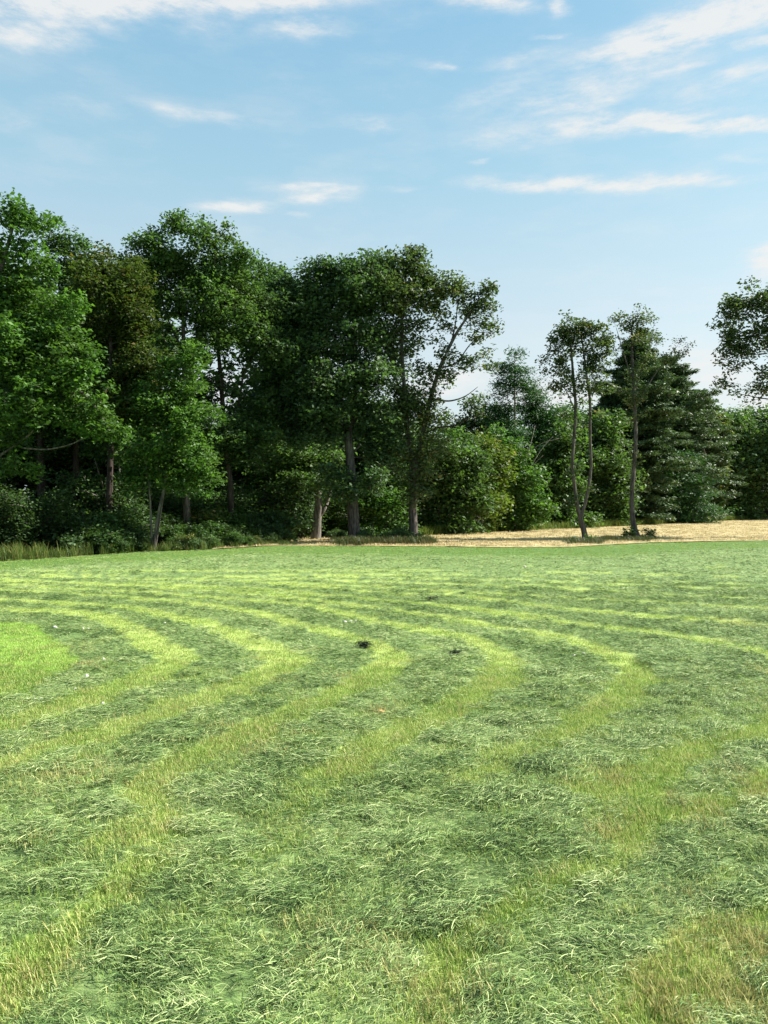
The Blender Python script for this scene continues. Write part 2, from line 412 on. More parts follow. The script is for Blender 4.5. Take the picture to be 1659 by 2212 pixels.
# grassy verge between the straw and the woods
vp = [(FAR_G[i, 0], FAR_G[i, 1] - .3) for i in range(len(FAR_G))] + [(FAR_G[i, 0] - 1, FAR_G[i, 1] + 4.5 + .05 * max(0, FAR_G[i, 1] - 50)) for i in range(len(FAR_G) - 1, -1, -1)]
sheet('grass_verge', vp, .10, M['verge'])

# mown field: fine grid, rows and columns about as far apart as a pixel where they are near
def field_mat():
    m, n, o = new_mat('mown_grass')
    tc = n.add('ShaderNodeTexCoord'); ob = tc.outputs['Object']
    L = n.add('ShaderNodeAttribute', attribute_name='light').outputs['Fac']
    D = n.add('ShaderNodeAttribute', attribute_name='dry').outputs['Fac']
    I = n.add('ShaderNodeAttribute', attribute_name='island').outputs['Fac']
    H = n.add('ShaderNodeAttribute', attribute_name='headland_shade').outputs['Fac']
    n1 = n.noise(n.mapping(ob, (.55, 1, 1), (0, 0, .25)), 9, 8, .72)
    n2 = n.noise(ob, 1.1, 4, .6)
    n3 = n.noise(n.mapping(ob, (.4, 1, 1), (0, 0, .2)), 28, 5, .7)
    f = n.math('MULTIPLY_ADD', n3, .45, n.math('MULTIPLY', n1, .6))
    hay = n.ramp(f, [(.40, (.016, .032, .011)), (.5, (.100, .162, .050)), (.62, (.230, .305, .106)), (.8, (.37, .41, .20))])  # darkest stops paint shadows of tufts and gaps into the hay colour
    hay = n.mix(n.math('MULTIPLY', n.smooth(n2, .45, .7), .4), hay, (.12, .20, .06, 1))
    stub = n.ramp(f, [(.34, (.14, .22, .040)), (.5, (.29, .385, .090)), (.66, (.43, .475, .155)), (.8, (.55, .52, .24))])
    isl = n.ramp(f, [(.34, (.09, .19, .022)), (.52, (.18, .33, .042)), (.75, (.28, .40, .08))])
    stub = n.mix(I, stub, isl)
    c = n.mix(L, hay, stub)
    dryc = n.ramp(f, [(.35, (.14, .11, .036)), (.55, (.31, .28, .095)), (.75, (.48, .44, .19))])
    c = n.mix(D, c, dryc)
    head = n.ramp(f, [(.32, (.030, .075, .016)), (.52, (.072, .145, .032)), (.75, (.14, .21, .055))])  # hay-free headland; the trees' shadow band is painted into its darker green
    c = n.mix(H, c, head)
    p = n.add('ShaderNodeBsdfPrincipled'); n.l.new(c, p.inputs['Base Color']); p.inputs['Roughness'].default_value = .85
    p.inputs['Specular IOR Level'].default_value = .15
    bp = n.add('ShaderNodeBump'); bp.inputs['Strength'].default_value = .8; bp.inputs['Distance'].default_value = .05
    n.l.new(f, bp.inputs['Height']); n.l.new(bp.outputs[0], p.inputs['Normal'])
    n.l.new(p.outputs[0], o.inputs[0]); return m
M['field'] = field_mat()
rows = np.linspace(1 / 2.6, 1 / 52.0, 330)          # even steps of 1/d are even steps in the view
ys = 1 / rows
ts = np.linspace(-.62, .62, 640)
tx, ty = np.meshgrid(ts, ys)
gx = tx * (ty + 6.0); gy = ty.copy()
e = edge_y(gx)
gy = np.minimum(gy, e)                                # rows stop at the field's edge
P = np.stack([gx.ravel(), gy.ravel()], 1)
light, dry, isl = pattern(P)
head = sstep(gy.ravel(), 36, 40) if False else sstep(gdist(1216) - (e.ravel() - gy.ravel()) * 0 - 0 + 0 * gy.ravel(), 0, 1) * 0
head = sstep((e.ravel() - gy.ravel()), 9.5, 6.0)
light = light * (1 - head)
rag = fbm(P[:, 0] * 5.5, P[:, 1] * 5.5, 31, 4)
tuft = sstep(fbm(P[:, 0] * 3.6, P[:, 1] * 5.0, 61, 4), .40, .72)
hz = (1 - light) * (1 - head) * (.015 + .055 * tuft * rag) + .03 * rag + .01
hz += .05 * (fbm(P[:, 0] * .25, P[:, 1] * .25, 8, 2) - .5)
hz = np.maximum(hz, .006)
hz[gy.ravel() >= e.ravel() - 1e-6] = .006
idx = np.arange(tx.size).reshape(tx.shape)
q = np.stack([idx[:-1, :-1], idx[:-1, 1:], idx[1:, 1:], idx[1:, :-1]], -1).reshape(-1, 4)
gyr = gy.ravel()
keep = (gyr[q].max(1) - gyr[q].min(1) > 1e-5)
q = q[keep]
used = np.unique(q); rem = -np.ones(len(P), int); rem[used] = np.arange(len(used))
fm = mesh_of('mown_field', np.c_[P, hz][used], rem[q], M['field'], dict(light=light[used], dry=dry[used], island=isl[used], headland_shade=head[used]), smooth=True)
link('mown_field', fm, kind='structure')
# the rest of the field, behind and beside the camera
def lowz(x, y): return .006
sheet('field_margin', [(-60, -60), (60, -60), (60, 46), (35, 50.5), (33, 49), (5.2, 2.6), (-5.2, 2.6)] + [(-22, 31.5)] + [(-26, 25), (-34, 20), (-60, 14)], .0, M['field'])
def field_z(P):
    l, d, i = pattern(P)
    e = edge_y(P[:, 0]); h = sstep(e - P[:, 1], 9.5, 6.0); l = l * (1 - h)
    rag = fbm(P[:, 0] * 5.5, P[:, 1] * 5.5, 31, 4)
    tf = sstep(fbm(P[:, 0] * 3.6, P[:, 1] * 5.0, 61, 4), .40, .72)
    z = (1 - l) * (1 - h) * (.015 + .055 * tf * rag) + .03 * rag + .01 + .05 * (fbm(P[:, 0] * .25, P[:, 1] * .25, 8, 2) - .5)
    return np.maximum(z, .006), l, d, i, h, tf

# ------------------------------------------------------------------ blades of cut hay and stubble
def blade_mat(name, ramp, transl=.3, rough=.45, spec=.16):
    m, n, o = new_mat(name)
    b = n.add('ShaderNodeAttribute', attribute_name='tint').outputs['Fac']
    t = n.add('ShaderNodeAttribute', attribute_name='shade', attribute_type='INSTANCER').outputs['Fac']
    f = n.math('ADD', n.math('MULTIPLY', b, .62), n.math('MULTIPLY', t, .38))
    c = n.ramp(f, ramp)
    p = n.add('ShaderNodeBsdfPrincipled'); n.l.new(c, p.inputs['Base Color'])
    p.inputs['Roughness'].default_value = rough; p.inputs['Specular IOR Level'].default_value = spec
    tr = n.add('ShaderNodeBsdfTranslucent'); n.l.new(c, tr.inputs[0])
    mx = n.add('ShaderNodeMixShader'); mx.inputs[0].default_value = transl
    n.l.new(p.outputs[0], mx.inputs[1]); n.l.new(tr.outputs[0], mx.inputs[2]); n.l.new(mx.outputs[0], o.inputs[0])
    return m
M['hay'] = blade_mat('cut_hay_blade', [(.12, (.012, .030, .010)), (.36, (.098, .175, .050)), (.56, (.226, .328, .104)), (.90, (.45, .50, .24))], transl=.07, spec=.10, rough=.6)
M['stub'] = blade_mat('stubble_blade', [(.1, (.11, .22, .030)), (.42, (.29, .41, .092)), (.72, (.47, .525, .175)), (.95, (.64, .59, .29))])
M['drystub'] = blade_mat('dry_stubble_blade', [(.1, (.17, .17, .05)), (.5, (.39, .36, .13)), (.9, (.58, .53, .25))])

def blades(n, rad, l0, l1, w, lie, spread, hgt, seed):
    """n blades; lie=1 for mown blades lying flat along x, 0 for upright stubble"""
    r = np.random.default_rng(seed)
    ang = r.normal(0, spread, n) + np.where(r.random(n) < .5, 0, math.pi)
    L = r.uniform(l0, l1, n)
    a0 = r.uniform(0, 2 * math.pi, n); rr = rad * np.sqrt(r.random(n))
    ox, oy = rr * np.cos(a0), rr * np.sin(a0)
    K = 4; t = np.linspace(0, 1, K)
    dirx, diry = np.cos(ang), np.sin(ang)
    bend = r.normal(0, .17, n)
    if lie:
        z0 = r.uniform(0, hgt, n); arch = r.uniform(.0, .35, n) * L * .5
        rise = r.normal(.04, .17, n)
        s = t[None] - .5
        px = ox[:, None] + L[:, None] * (s * dirx[:, None] - bend[:, None] * s * s * 2 * diry[:, None])
        py = oy[:, None] + L[:, None] * (s * diry[:, None] + bend[:, None] * s * s * 2 * dirx[:, None])
        pz = z0[:, None] + arch[:, None] * (1 - (2 * s) ** 2) + rise[:, None] * L[:, None] * s + np.abs(rise)[:, None] * L[:, None] * .3
        pz = np.maximum(pz, .002)
    else:
        lean = r.uniform(.05, .65, n)
        px = ox[:, None] + L[:, None] * lean[:, None] * t[None] ** 1.6 * dirx[:, None]
        py = oy[:, None] + L[:, None] * lean[:, None] * t[None] ** 1.6 * diry[:, None]
        pz = L[:, None] * (t[None] - .3 * lean[:, None] * t[None] ** 2)
    wid = (w * r.uniform(.6, 1.3, n))[:, None] * np.array([.75, 1, .8, .12])[None] * .5
    ta = r.uniform(-.9, .9, n) if lie else np.zeros(n)
    wx, wy, wz = -diry * np.cos(ta), dirx * np.cos(ta), np.sin(ta)
    c = np.stack([px, py, pz], -1); wv_ = np.stack([wx, wy, wz], -1)[:, None, :] * wid[..., None]
    v = np.stack([c - wv_, c + wv_], 2).reshape(n, K * 2, 3)
    base = (np.arange(n) * K * 2)[:, None, None]
    f = np.array([[2 * k, 2 * k + 1, 2 * k + 3, 2 * k + 2] for k in range(K - 1)])[None] + base
    tint = np.repeat(r.random(n), K * 2)
    return v.reshape(-1, 3), f.reshape(-1, 4), tint
def clump_objs(cname, mat, specs):
    c = bpy.data.collections.new(cname)
    for k, sp in enumerate(specs):
        v, f, t = blades(*sp, seed=100 + k * 7 + len(cname))
        c.objects.link(bpy.data.objects.new(cname + '_clump', mesh_of(cname + '_clump', v, f, mat, dict(tint=t))))
    return c
def scatter(name, coll, pos, rz, sc, var, shade, tilt=None):
    N = len(pos)
    me = bpy.data.meshes.new(name); me.vertices.add(N); me.vertices.foreach_set('co', np.asarray(pos, np.float32).ravel())
    r = np.zeros((N, 3), np.float32); r[:, 2] = rz
    if tilt is not None: r[:, 0] = tilt[:, 0]; r[:, 1] = tilt[:, 1]
    a = me.attributes.new('turn', 'FLOAT_VECTOR', 'POINT'); a.data.foreach_set('vector', r.ravel())
    a = me.attributes.new('size', 'FLOAT', 'POINT'); a.data.foreach_set('value', np.asarray(sc, np.float32))
    a = me.attributes.new('kindex', 'INT', 'POINT'); a.data.foreach_set('value', np.asarray(var, np.int32))
    a = me.attributes.new('shade', 'FLOAT', 'POINT'); a.data.foreach_set('value', np.asarray(shade, np.float32))
    o = link(name, me, kind='stuff')
    g = bpy.data.node_groups.new(name, 'GeometryNodeTree')
    g.interface.new_socket('Geometry', in_out='INPUT', socket_type='NodeSocketGeometry')
    g.interface.new_socket('Geometry', in_out='OUTPUT', socket_type='NodeSocketGeometry')
    gi = g.nodes.new('NodeGroupInput'); go = g.nodes.new('NodeGroupOutput')
    ci = g.nodes.new('GeometryNodeCollectionInfo'); ci.inputs['Collection'].default_value = coll
    ci.inputs['Separate Children'].default_value = True; ci.inputs['Reset Children'].default_value = True
    ip = g.nodes.new('GeometryNodeInstanceOnPoints'); ip.inputs['Pick Instance'].default_value = True
    def na(nm, ty):
        n = g.nodes.new('GeometryNodeInputNamedAttribute'); n.data_type = ty; n.inputs[0].default_value = nm
        return n.outputs[0]
    e2r = g.nodes.new('FunctionNodeEulerToRotation')
    g.links.new(na('turn', 'FLOAT_VECTOR'), e2r.inputs[0])
    g.links.new(gi.outputs[0], ip.inputs['Points']); g.links.new(ci.outputs[0], ip.inputs['Instance'])
    g.links.new(na('kindex', 'INT'), ip.inputs['Instance Index']); g.links.new(e2r.outputs[0], ip.inputs['Rotation'])
    g.links.new(na('size', 'FLOAT'), ip.inputs['Scale']); g.links.new(ip.outputs[0], go.inputs[0])
    md = o.modifiers.new('scatter', 'NODES'); md.node_group = g
    return o
def sample_area(d0, d1, per_m2):
    A = 1.2 * ((d1 ** 2 - d0 ** 2) / 2 + 5.0 * (d1 - d0))
    n = int(A * per_m2)
    y = np.sqrt(rng.random(n) * ((d1 + 5) ** 2 - (d0 + 5) ** 2) + (d0 + 5) ** 2) - 5
    x = rng.uniform(-.60, .60, n) * (y + 5.0)
    P = np.stack([x, y], 1)
    return P[P[:, 1] < edge_y(P[:, 0]) - .3]

hay_c = clump_objs('hay', M['hay'], [(64, .10, .025, .085, .0030, 1, .62, .030)] * 4 + [(40, .12, .03, .085, .0048, 1, .55, .028)] * 3 + [(22, .15, .05, .12, .0085, 1, .5, .026)] * 3)
stub_c = clump_objs('stubble', M['stub'], [(70, .13, .018, .055, .0040, 0, 3, 0)] * 3 + [(44, .16, .012, .036, .0065, 0, 3, 0)] * 2 + [(24, .2, .012, .035, .011, 0, 3, 0)] * 2)
dry_c = clump_objs('straw', M['drystub'], [(40, .12, .03, .085, .0042, 0, 3, 0)] * 2 + [(24, .15, .015, .04, .008, 0, 3, 0)] * 1)

def lod_mix(P, lod):
    a = sstep(P[:, 1], 8, 12); b = sstep(P[:, 1], 18, 25)
    pr = (1 - a) if lod == 0 else a * (1 - b) if lod == 1 else b
    return P[rng.random(len(P)) < pr]
hp, hr, hs_, hv, hsh = [], [], [], [], []
sp_, sr, ss, sv, ssh = [], [], [], [], []
dp, dr, ds, dv, dsh = [], [], [], [], []
for d0, d1, dens, lod in ((2.7, 12, 270, 0), (8, 25, 125, 1), (18, 50, 25, 2)):
    P = sample_area(d0, d1, dens); P = lod_mix(P, lod)
    z, l, dd, ii, h, tf = field_z(P)
    ok = (rng.random(len(P)) > np.clip(l * 1.35, 0, .95)) & (rng.random(len(P)) > h * .93) & (rng.random(len(P)) < .72 + .35 * tf) & (rng.random(len(P)) < .45 + 1.2 * fbm(P[:, 0] * 4.5, P[:, 1] * 4.5, 301, 3)) & (rng.random(len(P)) > dd * .6)
    P, z, tf = P[ok], z[ok], tf[ok]
    n = len(P)
    hp.append(np.c_[P, z - .008]); hr.append(rng.normal(.30, .38, n) + (vn(P[:, 0] * .8, P[:, 1] * .8, 55) - .5) * 1.4)
    hs_.append(rng.uniform(.75, 1.35, n) * (.8 + .35 * tf))
    hv.append(rng.integers(0, 4, n) if lod == 0 else rng.integers(4, 7, n) if lod == 1 else rng.integers(7, 10, n))
    hsh.append(np.clip(rng.normal(.5, .22, n) + (fbm(P[:, 0] * 1.4, P[:, 1] * 1.4, 91, 3) - .5) * 1.1, 0, 1))
for d0, d1, dens, lod in ((2.7, 12, 330, 0), (8, 25, 100, 1), (18, 50, 22, 2)):
    P = sample_area(d0, d1, dens); P = lod_mix(P, lod)
    z, l, dd, ii, h, tf = field_z(P)
    ok = (rng.random(len(P)) < np.clip(l * 1.25 + .14 + h, 0, 1)) & (rng.random(len(P)) > dd * .75)
    P_, z_ = P[ok], z[ok]; n = len(P_)
    sp_.append(np.c_[P_, z_ - .006]); sr.append(rng.uniform(0, 6.28, n)); ss.append(rng.uniform(.7, 1.25, n))
    sv.append(rng.integers(0, 3, n) if lod == 0 else rng.integers(3, 5, n) if lod == 1 else rng.integers(5, 7, n))
    ssh.append(np.clip(rng.normal(.5, .2, n) - ii[ok] * .3 - h[ok] * .35 + (fbm(P_[:, 0] * 2, P_[:, 1] * 2, 19, 3) - .5) * 1.0, 0, 1))  # headland blades follow the painted shadow band with a darker tone
    ok = (rng.random(len(P)) < np.clip(dd * .9 + l * .06, 0, 1))
    P_, z_ = P[ok], z[ok]; n = len(P_)
    dp.append(np.c_[P_, z_ - .006]); dr.append(rng.uniform(0, 6.28, n)); ds.append(rng.uniform(.7, 1.2, n))
    dv.append(rng.integers(0, 2, n) if lod == 0 else np.full(n, 2)); dsh.append(rng.random(n))
cat = np.concatenate
tl = lambda n: rng.normal(0, .12, (n, 2))
hp = cat(hp); sp_ = cat(sp_); dp = cat(dp)
scatter('cut_hay', hay_c, hp, cat(hr), cat(hs_), cat(hv), cat(hsh), tl(len(hp)))
scatter('grass_stubble', stub_c, sp_, cat(sr), cat(ss), cat(sv), cat(ssh))
scatter('dry_grass', dry_c, dp, cat(dr), cat(ds), cat(dv), cat(dsh))
print('scatter', len(hp), len(sp_), len(dp))

# ------------------------------------------------------------------ tree building
def tube(pts, rad, sides=9, jitter=.06, seed=0):
    pts = np.asarray(pts, float); rad = np.asarray(rad, float)
    # resample smoothly
    n = len(pts); t = np.arange(n); k = max(2, (n - 1) * 4 + 1); tt = np.linspace(0, n - 1, k)
    def cr(a):
        o = np.empty((k,) + a.shape[1:])
        for m_, x in enumerate(tt):
            i = min(int(x), n - 2); f = x - i
            p0 = a[max(i - 1, 0)]; p1 = a[i]; p2 = a[i + 1]; p3 = a[min(i + 2, n - 1)]
            o[m_] = .5 * ((2 * p1) + (-p0 + p2) * f + (2 * p0 - 5 * p1 + 4 * p2 - p3) * f * f + (-p0 + 3 * p1 - 3 * p2 + p3) * f ** 3)
        return o
    P = cr(pts); R = np.interp(tt, t, rad)
    T = np.gradient(P, axis=0); T /= np.linalg.norm(T, axis=1, keepdims=True) + 1e-9
    ref = np.where(np.abs(T[:, 2:3]) > .9, [[1., 0, 0]], [[0, 0, 1.]])
    A = np.cross(T, ref); A /= np.linalg.norm(A, axis=1, keepdims=True) + 1e-9
    B = np.cross(T, A)
    ang = np.linspace(0, 2 * math.pi, sides, endpoint=False)
    r = np.random.default_rng(seed)
    prof = 1 + r.normal(0, jitter, sides)[None] + r.normal(0, jitter * .5, (k, sides))
    V = P[:, None] + (R[:, None] * prof)[..., None] * (np.cos(ang)[None, :, None] * A[:, None] + np.sin(ang)[None, :, None] * B[:, None])
    i = np.arange(k - 1)[:, None] * sides; j = np.arange(sides)[None]; j2 = (j + 1) % sides
    Fq = np.stack([i + j, i + j2, i + sides + j2, i + sides + j], -1).reshape(-1, 4)
    V = np.concatenate([V.reshape(-1, 3), P[-1:]]); tip = len(V) - 1
    Ft = np.stack([np.full(sides, tip), (k - 1) * sides + j[0], (k - 1) * sides + j2[0]], -1)
    return V, Fq, Ft, P, R
def prisms(A, B, ra, rb, sides=3):
    n = len(A); T = B - A; T = T / (np.linalg.norm(T, axis=1, keepdims=True) + 1e-9)
    ref = np.where(np.abs(T[:, 2:3]) > .9, [[1., 0, 0]], [[0, 0, 1.]])
    X = np.cross(T, ref); X /= np.linalg.norm(X, axis=1, keepdims=True) + 1e-9; Y = np.cross(T, X)
    ang = np.linspace(0, 2 * math.pi, sides, endpoint=False)
    ring = np.cos(ang)[None, :, None] * X[:, None] + np.sin(ang)[None, :, None] * Y[:, None]
    V = np.stack([A[:, None] + ra[:, None, None] * ring, B[:, None] + rb[:, None, None] * ring], 1).reshape(n, -1, 3)
    j = np.arange(sides); j2 = (j + 1) % sides
    Fq = np.stack([j, j2, sides + j2, sides + j], -1)[None] + (np.arange(n) * 2 * sides)[:, None, None]
    return V.reshape(-1, 3), Fq.reshape(-1, 4)
def leaf_quads(C, n_per, spread, L, Wd, r, flat=.6, up=.8, out_dir=None, needle=False):
    """clusters C (k,3): n_per leaves each scattered with std spread"""
    k = len(C); n = k * n_per
    off = r.normal(0, 1, (n, 3)) * spread * np.array([1, 1, flat])
    lim = np.linalg.norm(off, axis=1, keepdims=True) / (spread * 1.9); off = off / np.maximum(lim, 1)
    p = np.repeat(C, n_per, 0) + off
    nrm = r.normal(0, 1, (n, 3)); nrm[:, 2] = np.abs(nrm[:, 2]) + up; nrm /= np.linalg.norm(nrm, axis=1, keepdims=True)
    d = r.normal(0, 1, (n, 3))
    if out_dir is not None: d = d * .8 + np.repeat(out_dir, n_per, 0) * 1.4
    d -= (d * nrm).sum(1, keepdims=True) * nrm; d /= np.linalg.norm(d, axis=1, keepdims=True) + 1e-9
    s = np.cross(nrm, d)
    sz = r.uniform(.5, 1.5, n); l = L * (sz * r.uniform(.85, 1.15, n))[:, None]; w = Wd * (sz * r.uniform(.85, 1.15, n))[:, None]
    fold = nrm * w * .22
    V = np.stack([p - d * l * .5, p + s * w * .5 + fold - d * l * .08, p + d * l * .5, p - s * w * .5 + fold - d * l * .08], 1).reshape(-1, 3)
    Fq = np.arange(n * 4).reshape(n, 4)
    cl_t = np.repeat(r.normal(0, .16, k), n_per)
    tint = np.clip(r.random(n) * .7 + .15 + cl_t, 0, 1)
    return V, Fq, np.repeat(tint, 4)
TRI = [0]
def grow(stem_nodes, stem_r, C, r, tip=.012, power=.5, step=.9):
    """join each leaf cluster C to the nearest bough by a bowed twig; returns edges with radii"""
    nodes = [np.asarray(p) for p in stem_nodes]
    N0 = len(nodes); cap = N0 + len(C) * 7 + 8
    arr = np.empty((cap, 3)); arr[:N0] = nodes; par = -np.ones(cap, int); n = N0
    sarr = arr[:N0]
    d0 = np.array([np.min(np.linalg.norm(sarr - c, axis=1)) for c in C]) if len(C) else np.zeros(0)
    for ci in np.argsort(d0):
        c = C[ci]
        v = c - arr[:n]; dist = np.linalg.norm(v, axis=1)
        cost = dist + .9 * np.maximum(0, -v[:, 2]) + .25 * np.maximum(0, dist - 2.5)
        b = int(np.argmin(cost)); a = arr[b]; L = dist[b]
        m = min(6, max(1, int(round(L / step))))
        perp = np.cross(c - a, [0, 0, 1.]); perp /= np.linalg.norm(perp) + 1e-9
        bow = r.normal(0, .09) * L; sag = r.uniform(-.03, .10) * L
        last = b
        for q_ in range(1, m + 1):
            t = q_ / m
            p = a + (c - a) * t + perp * bow * 4 * t * (1 - t) + np.array([0, 0, -sag]) * 4 * t * (1 - t)
            if q_ < m: p = p + r.normal(0, .04 * min(L, 2), 3)
            arr[n] = p; par[n] = last; last = n; n += 1
    cnt = np.zeros(n); 
    child = np.zeros(n, bool); child[par[N0:n][par[N0:n] >= 0]] = True
    for i in range(n - 1, N0 - 1, -1):
        if not child[i]: cnt[i] = max(cnt[i], 1)
        cnt[par[i]] += cnt[i]
    rad = tip * np.maximum(cnt, 1) ** power
    i = np.arange(N0, n); pa = par[i]
    ra = np.where(pa < N0, np.minimum(rad[i] * 1.15, np.asarray(list(stem_r) + [9] * 0)[np.minimum(pa, N0 - 1)] * .8), np.minimum(rad[pa], rad[i] * 1.4))
    return arr[pa], arr[i], ra, np.minimum(rad[i], ra)

def make_tree(name, label, cat_, d, base, stems, lobes, leaf, bark='bark', L=None, Wd=None, dens=1.0, per=54, spread=None, group=None,
              limb_bark=None, needle=False, flat=.6, local=False, tip=None, seed=None, crown_name='crown', shell=.42, twig_every=1, sprays=True):
    r = np.random.default_rng(seed if seed is not None else abs(hash_s(label)) % 100000)
    Pt = (lambda u, v, dd=0: np.array([u, dd, v])) if local else (lambda u, v, dd=0: at(u, v, d + dd))
    if local:
        b = np.zeros(3); sc = 1.0
    else:
        b = np.array([(base - CX) / F * d, d, 0.0]); sc = d / F
    L = L or max(.15, .0046 * d); Wd = Wd or L * .6
    spread = spread or max(.27, .0078 * d)
    root = thing(name, label, cat_, tuple(b), group)
    SN, SR = [], []
    parts = {}
    for st in stems:
        pts = [Pt(*p) for p in st['p']]
        if st.get('ground'):
            pts[0][2] = -.05
        k = len(pts)
        rad = np.interp(np.linspace(0, 1, k), np.linspace(0, 1, len(st['r'])), st['r'])
        if st.get('ground') and k > 1:                       # root flare
            p1 = pts[0] + (pts[1] - pts[0]) * .12; pts = [pts[0], p1] + pts[1:]
            rad = np.concatenate([[rad[0] * 1.45, rad[0] * 1.08], rad[1:]])
        V, Fq, Ft, Pp, Rr = tube(pts, rad, st.get('sides', 9), .07, int(r.integers(1e6)))
        parts.setdefault((st.get('part', 'trunk'), st.get('bark', bark), len(parts) if st.get('part', 'trunk') != 'x' else 0), []).append((V - b, Fq, Ft))
        if not st.get('bare'):
            SN += list(Pp); SR += list(Rr)
    for (pn, bk, _), lst in parts.items():
        V, Fq, Ft = lst[0]
        link(pn, mesh_of(pn, V, [Fq, Ft], M[bk], smooth=True), root)
        TRI[0] += len(Fq) * 2 + len(Ft)
    Cs = []
    Vs, Fs, Ts, off = [], [], [], 0
    if sprays and not local:
        extra = []
        lobes = [(lb[0] + float(r.normal(0, .14)) * lb[2], lb[1] + float(r.normal(0, .14)) * lb[3]) + tuple(lb[2:]) for lb in lobes]
        for lb in lobes:
            u, v, ru, rv = lb[:4]; w = lb[4] if len(lb) > 4 else 1.0
            for _k in range(int(r.integers(2, 5)) if min(ru, rv) > 16 else 0):
                a = r.uniform(-.25, math.pi + .25); q_ = r.uniform(.95, 1.22); f_ = r.uniform(.18, .36)
                e_ = (u + ru * math.cos(a) * q_, v - rv * math.sin(a) * q_, ru * f_, rv * f_ * 1.15, min(1.0, w * .95)) + ((lb[5] + float(r.normal(0, 1)) * ru * sc * .5,) if len(lb) > 5 else ())
                extra.append(e_)
        lobes = list(lobes) + extra
    for lb in lobes:
        u, v, ru, rv = lb[:4]; w = lb[4] if len(lb) > 4 else 1.0; dd = lb[5] if len(lb) > 5 else None
        c = Pt(u, v, 0 if dd is None else dd)
        if dd is None: c = c + np.array([0, r.normal(0, .35) * ru * sc, 0])
        rx, rz = ru * sc, rv * sc; ry = (rx + min(rx, rz)) * .5
        area = math.pi * rx * rz
        nl = 1.7 * dens * w * area * 3.3 / (L * Wd * .5)
        pe = max(6, int(per * (.5 + .5 * min(1, w * 1.3))))
        k = max(2, int(round(nl / pe)))
        dirs = r.normal(0, 1, (k, 3)); dirs /= np.linalg.norm(dirs, axis=1, keepdims=True)
        q_ = c + dirs * (r.random((k, 1)) ** shell) * (.76 + (.24 if d < 55 or local else .36) * np.abs(r.normal(0, 1, (k, 1)))) * np.array([rx, ry, rz])
        q_[:, 2] = np.maximum(q_[:, 2], .12)
        Cs.append(q_)
        V, Fq, T = leaf_quads(q_, pe, spread * (1 if w > .5 else .85), L, Wd, r, flat)
        V[:, 2] = np.maximum(V[:, 2], .01)
        Vs.append(V - b); Fs.append(Fq + off); Ts.append(T); off += len(V)
    C = np.concatenate(Cs) if Cs else np.zeros((0, 3))
    if len(C) and SN:
        A, B, ra, rb = grow(SN, SR, C[::twig_every], r, tip or max(.010, .00028 * d))
        V, Fq = prisms(A, B, ra, rb, 3)
        o = link('twig', mesh_of('twig', V - b, Fq, M[limb_bark or bark]), root); o['kind'] = 'stuff'
        TRI[0] += len(Fq) * 2
    if Vs:
        o = link(crown_name, mesh_of(crown_name, cat(Vs), cat(Fs), M[leaf], dict(tint=cat(Ts))), root); o['kind'] = 'stuff'
        TRI[0] += off // 2
    return root
def hash_s(s):
    h = 7
    for ch in s: h = (h * 131 + ord(ch)) & 0x7fffffff
    return h
def T(p, r, **k): return dict(p=p, r=r, **k)

# --- left woodland, front to back
make_tree('broadleaf_tree', 'big leafy tree at the left edge with sunlit boughs drooping over a bare pale limb', 'tree', 33, -95,
    [T([(-95, 1205), (-85, 1000), (-55, 800), (-5, 620), (35, 480)], [.42, .32, .22, .12, .04], ground=True),
     T([(-70, 1035), (-20, 1000), (0, 985), (40, 957), (68, 935), (76, 912), (62, 885)], [.085, .05, .03], part='limb', bark='bark_pale', sides=6, bare=True),
     T([(52, 968), (100, 971), (150, 961), (182, 946)], [.05, .035, .015], part='limb', bark='bark_pale', sides=6, bare=True),
     T([(-60, 900), (20, 850), (100, 830), (180, 850), (235, 925)], [.14, .09, .03], part='limb', sides=7),
     T([(-30, 750), (60, 720), (120, 700)], [.1, .03], part='limb', sides=7)],
    [(15, 470, 42, 34, .55), (75, 500, 42, 40, .55), (-30, 540, 70, 60, .7), (50, 575, 60, 45, .5), (-20, 640, 90, 70), (70, 660, 80, 60, .9),
     (20, 745, 105, 60), (115, 730, 75, 50, .9), (60, 815, 105, 52), (150, 800, 62, 50, .9), (50, 885, 90, 42), (165, 880, 62, 40), (212, 930, 50, 32, .9), (255, 942, 22, 16, .8),
     (10, 955, 60, 30, .6), (25, 1010, 50, 30, .5)], 'lit', L=.20, dens=.85)
make_tree('broadleaf_tree', 'airy dark tree rising just behind the leftmost tree with sky showing through its top', 'tree', 41, 160,
    [T([(160, 1160), (165, 950), (160, 750), (140, 560)], [.2, .13, .04], ground=True, bark='bark_dark')],
    [(112, 520, 38, 34, .5), (140, 570, 40, 36, .6), (165, 620, 52, 50, .7), (190, 555, 22, 22, .5), (185, 700, 58, 55, .8), (150, 790, 60, 60), (190, 880, 60, 60)], 'dark')
make_tree('broadleaf_tree', 'rust tinged olive tree between the leftmost trees and the tall airy one', 'tree', 39, 232,
    [T([(232, 1178), (238, 1000), (240, 800), (240, 600)], [.19, .13, .04], ground=True, bark='bark_dark')],
    [(212, 585, 55, 38), (252, 640, 58, 55), (290, 700, 46, 55), (235, 735, 70, 55), (312, 800, 45, 55, .9), (235, 825, 70, 58), (290, 880, 50, 50), (235, 910, 60, 45, .8), (300, 620, 30, 40, .8)], 'olive')
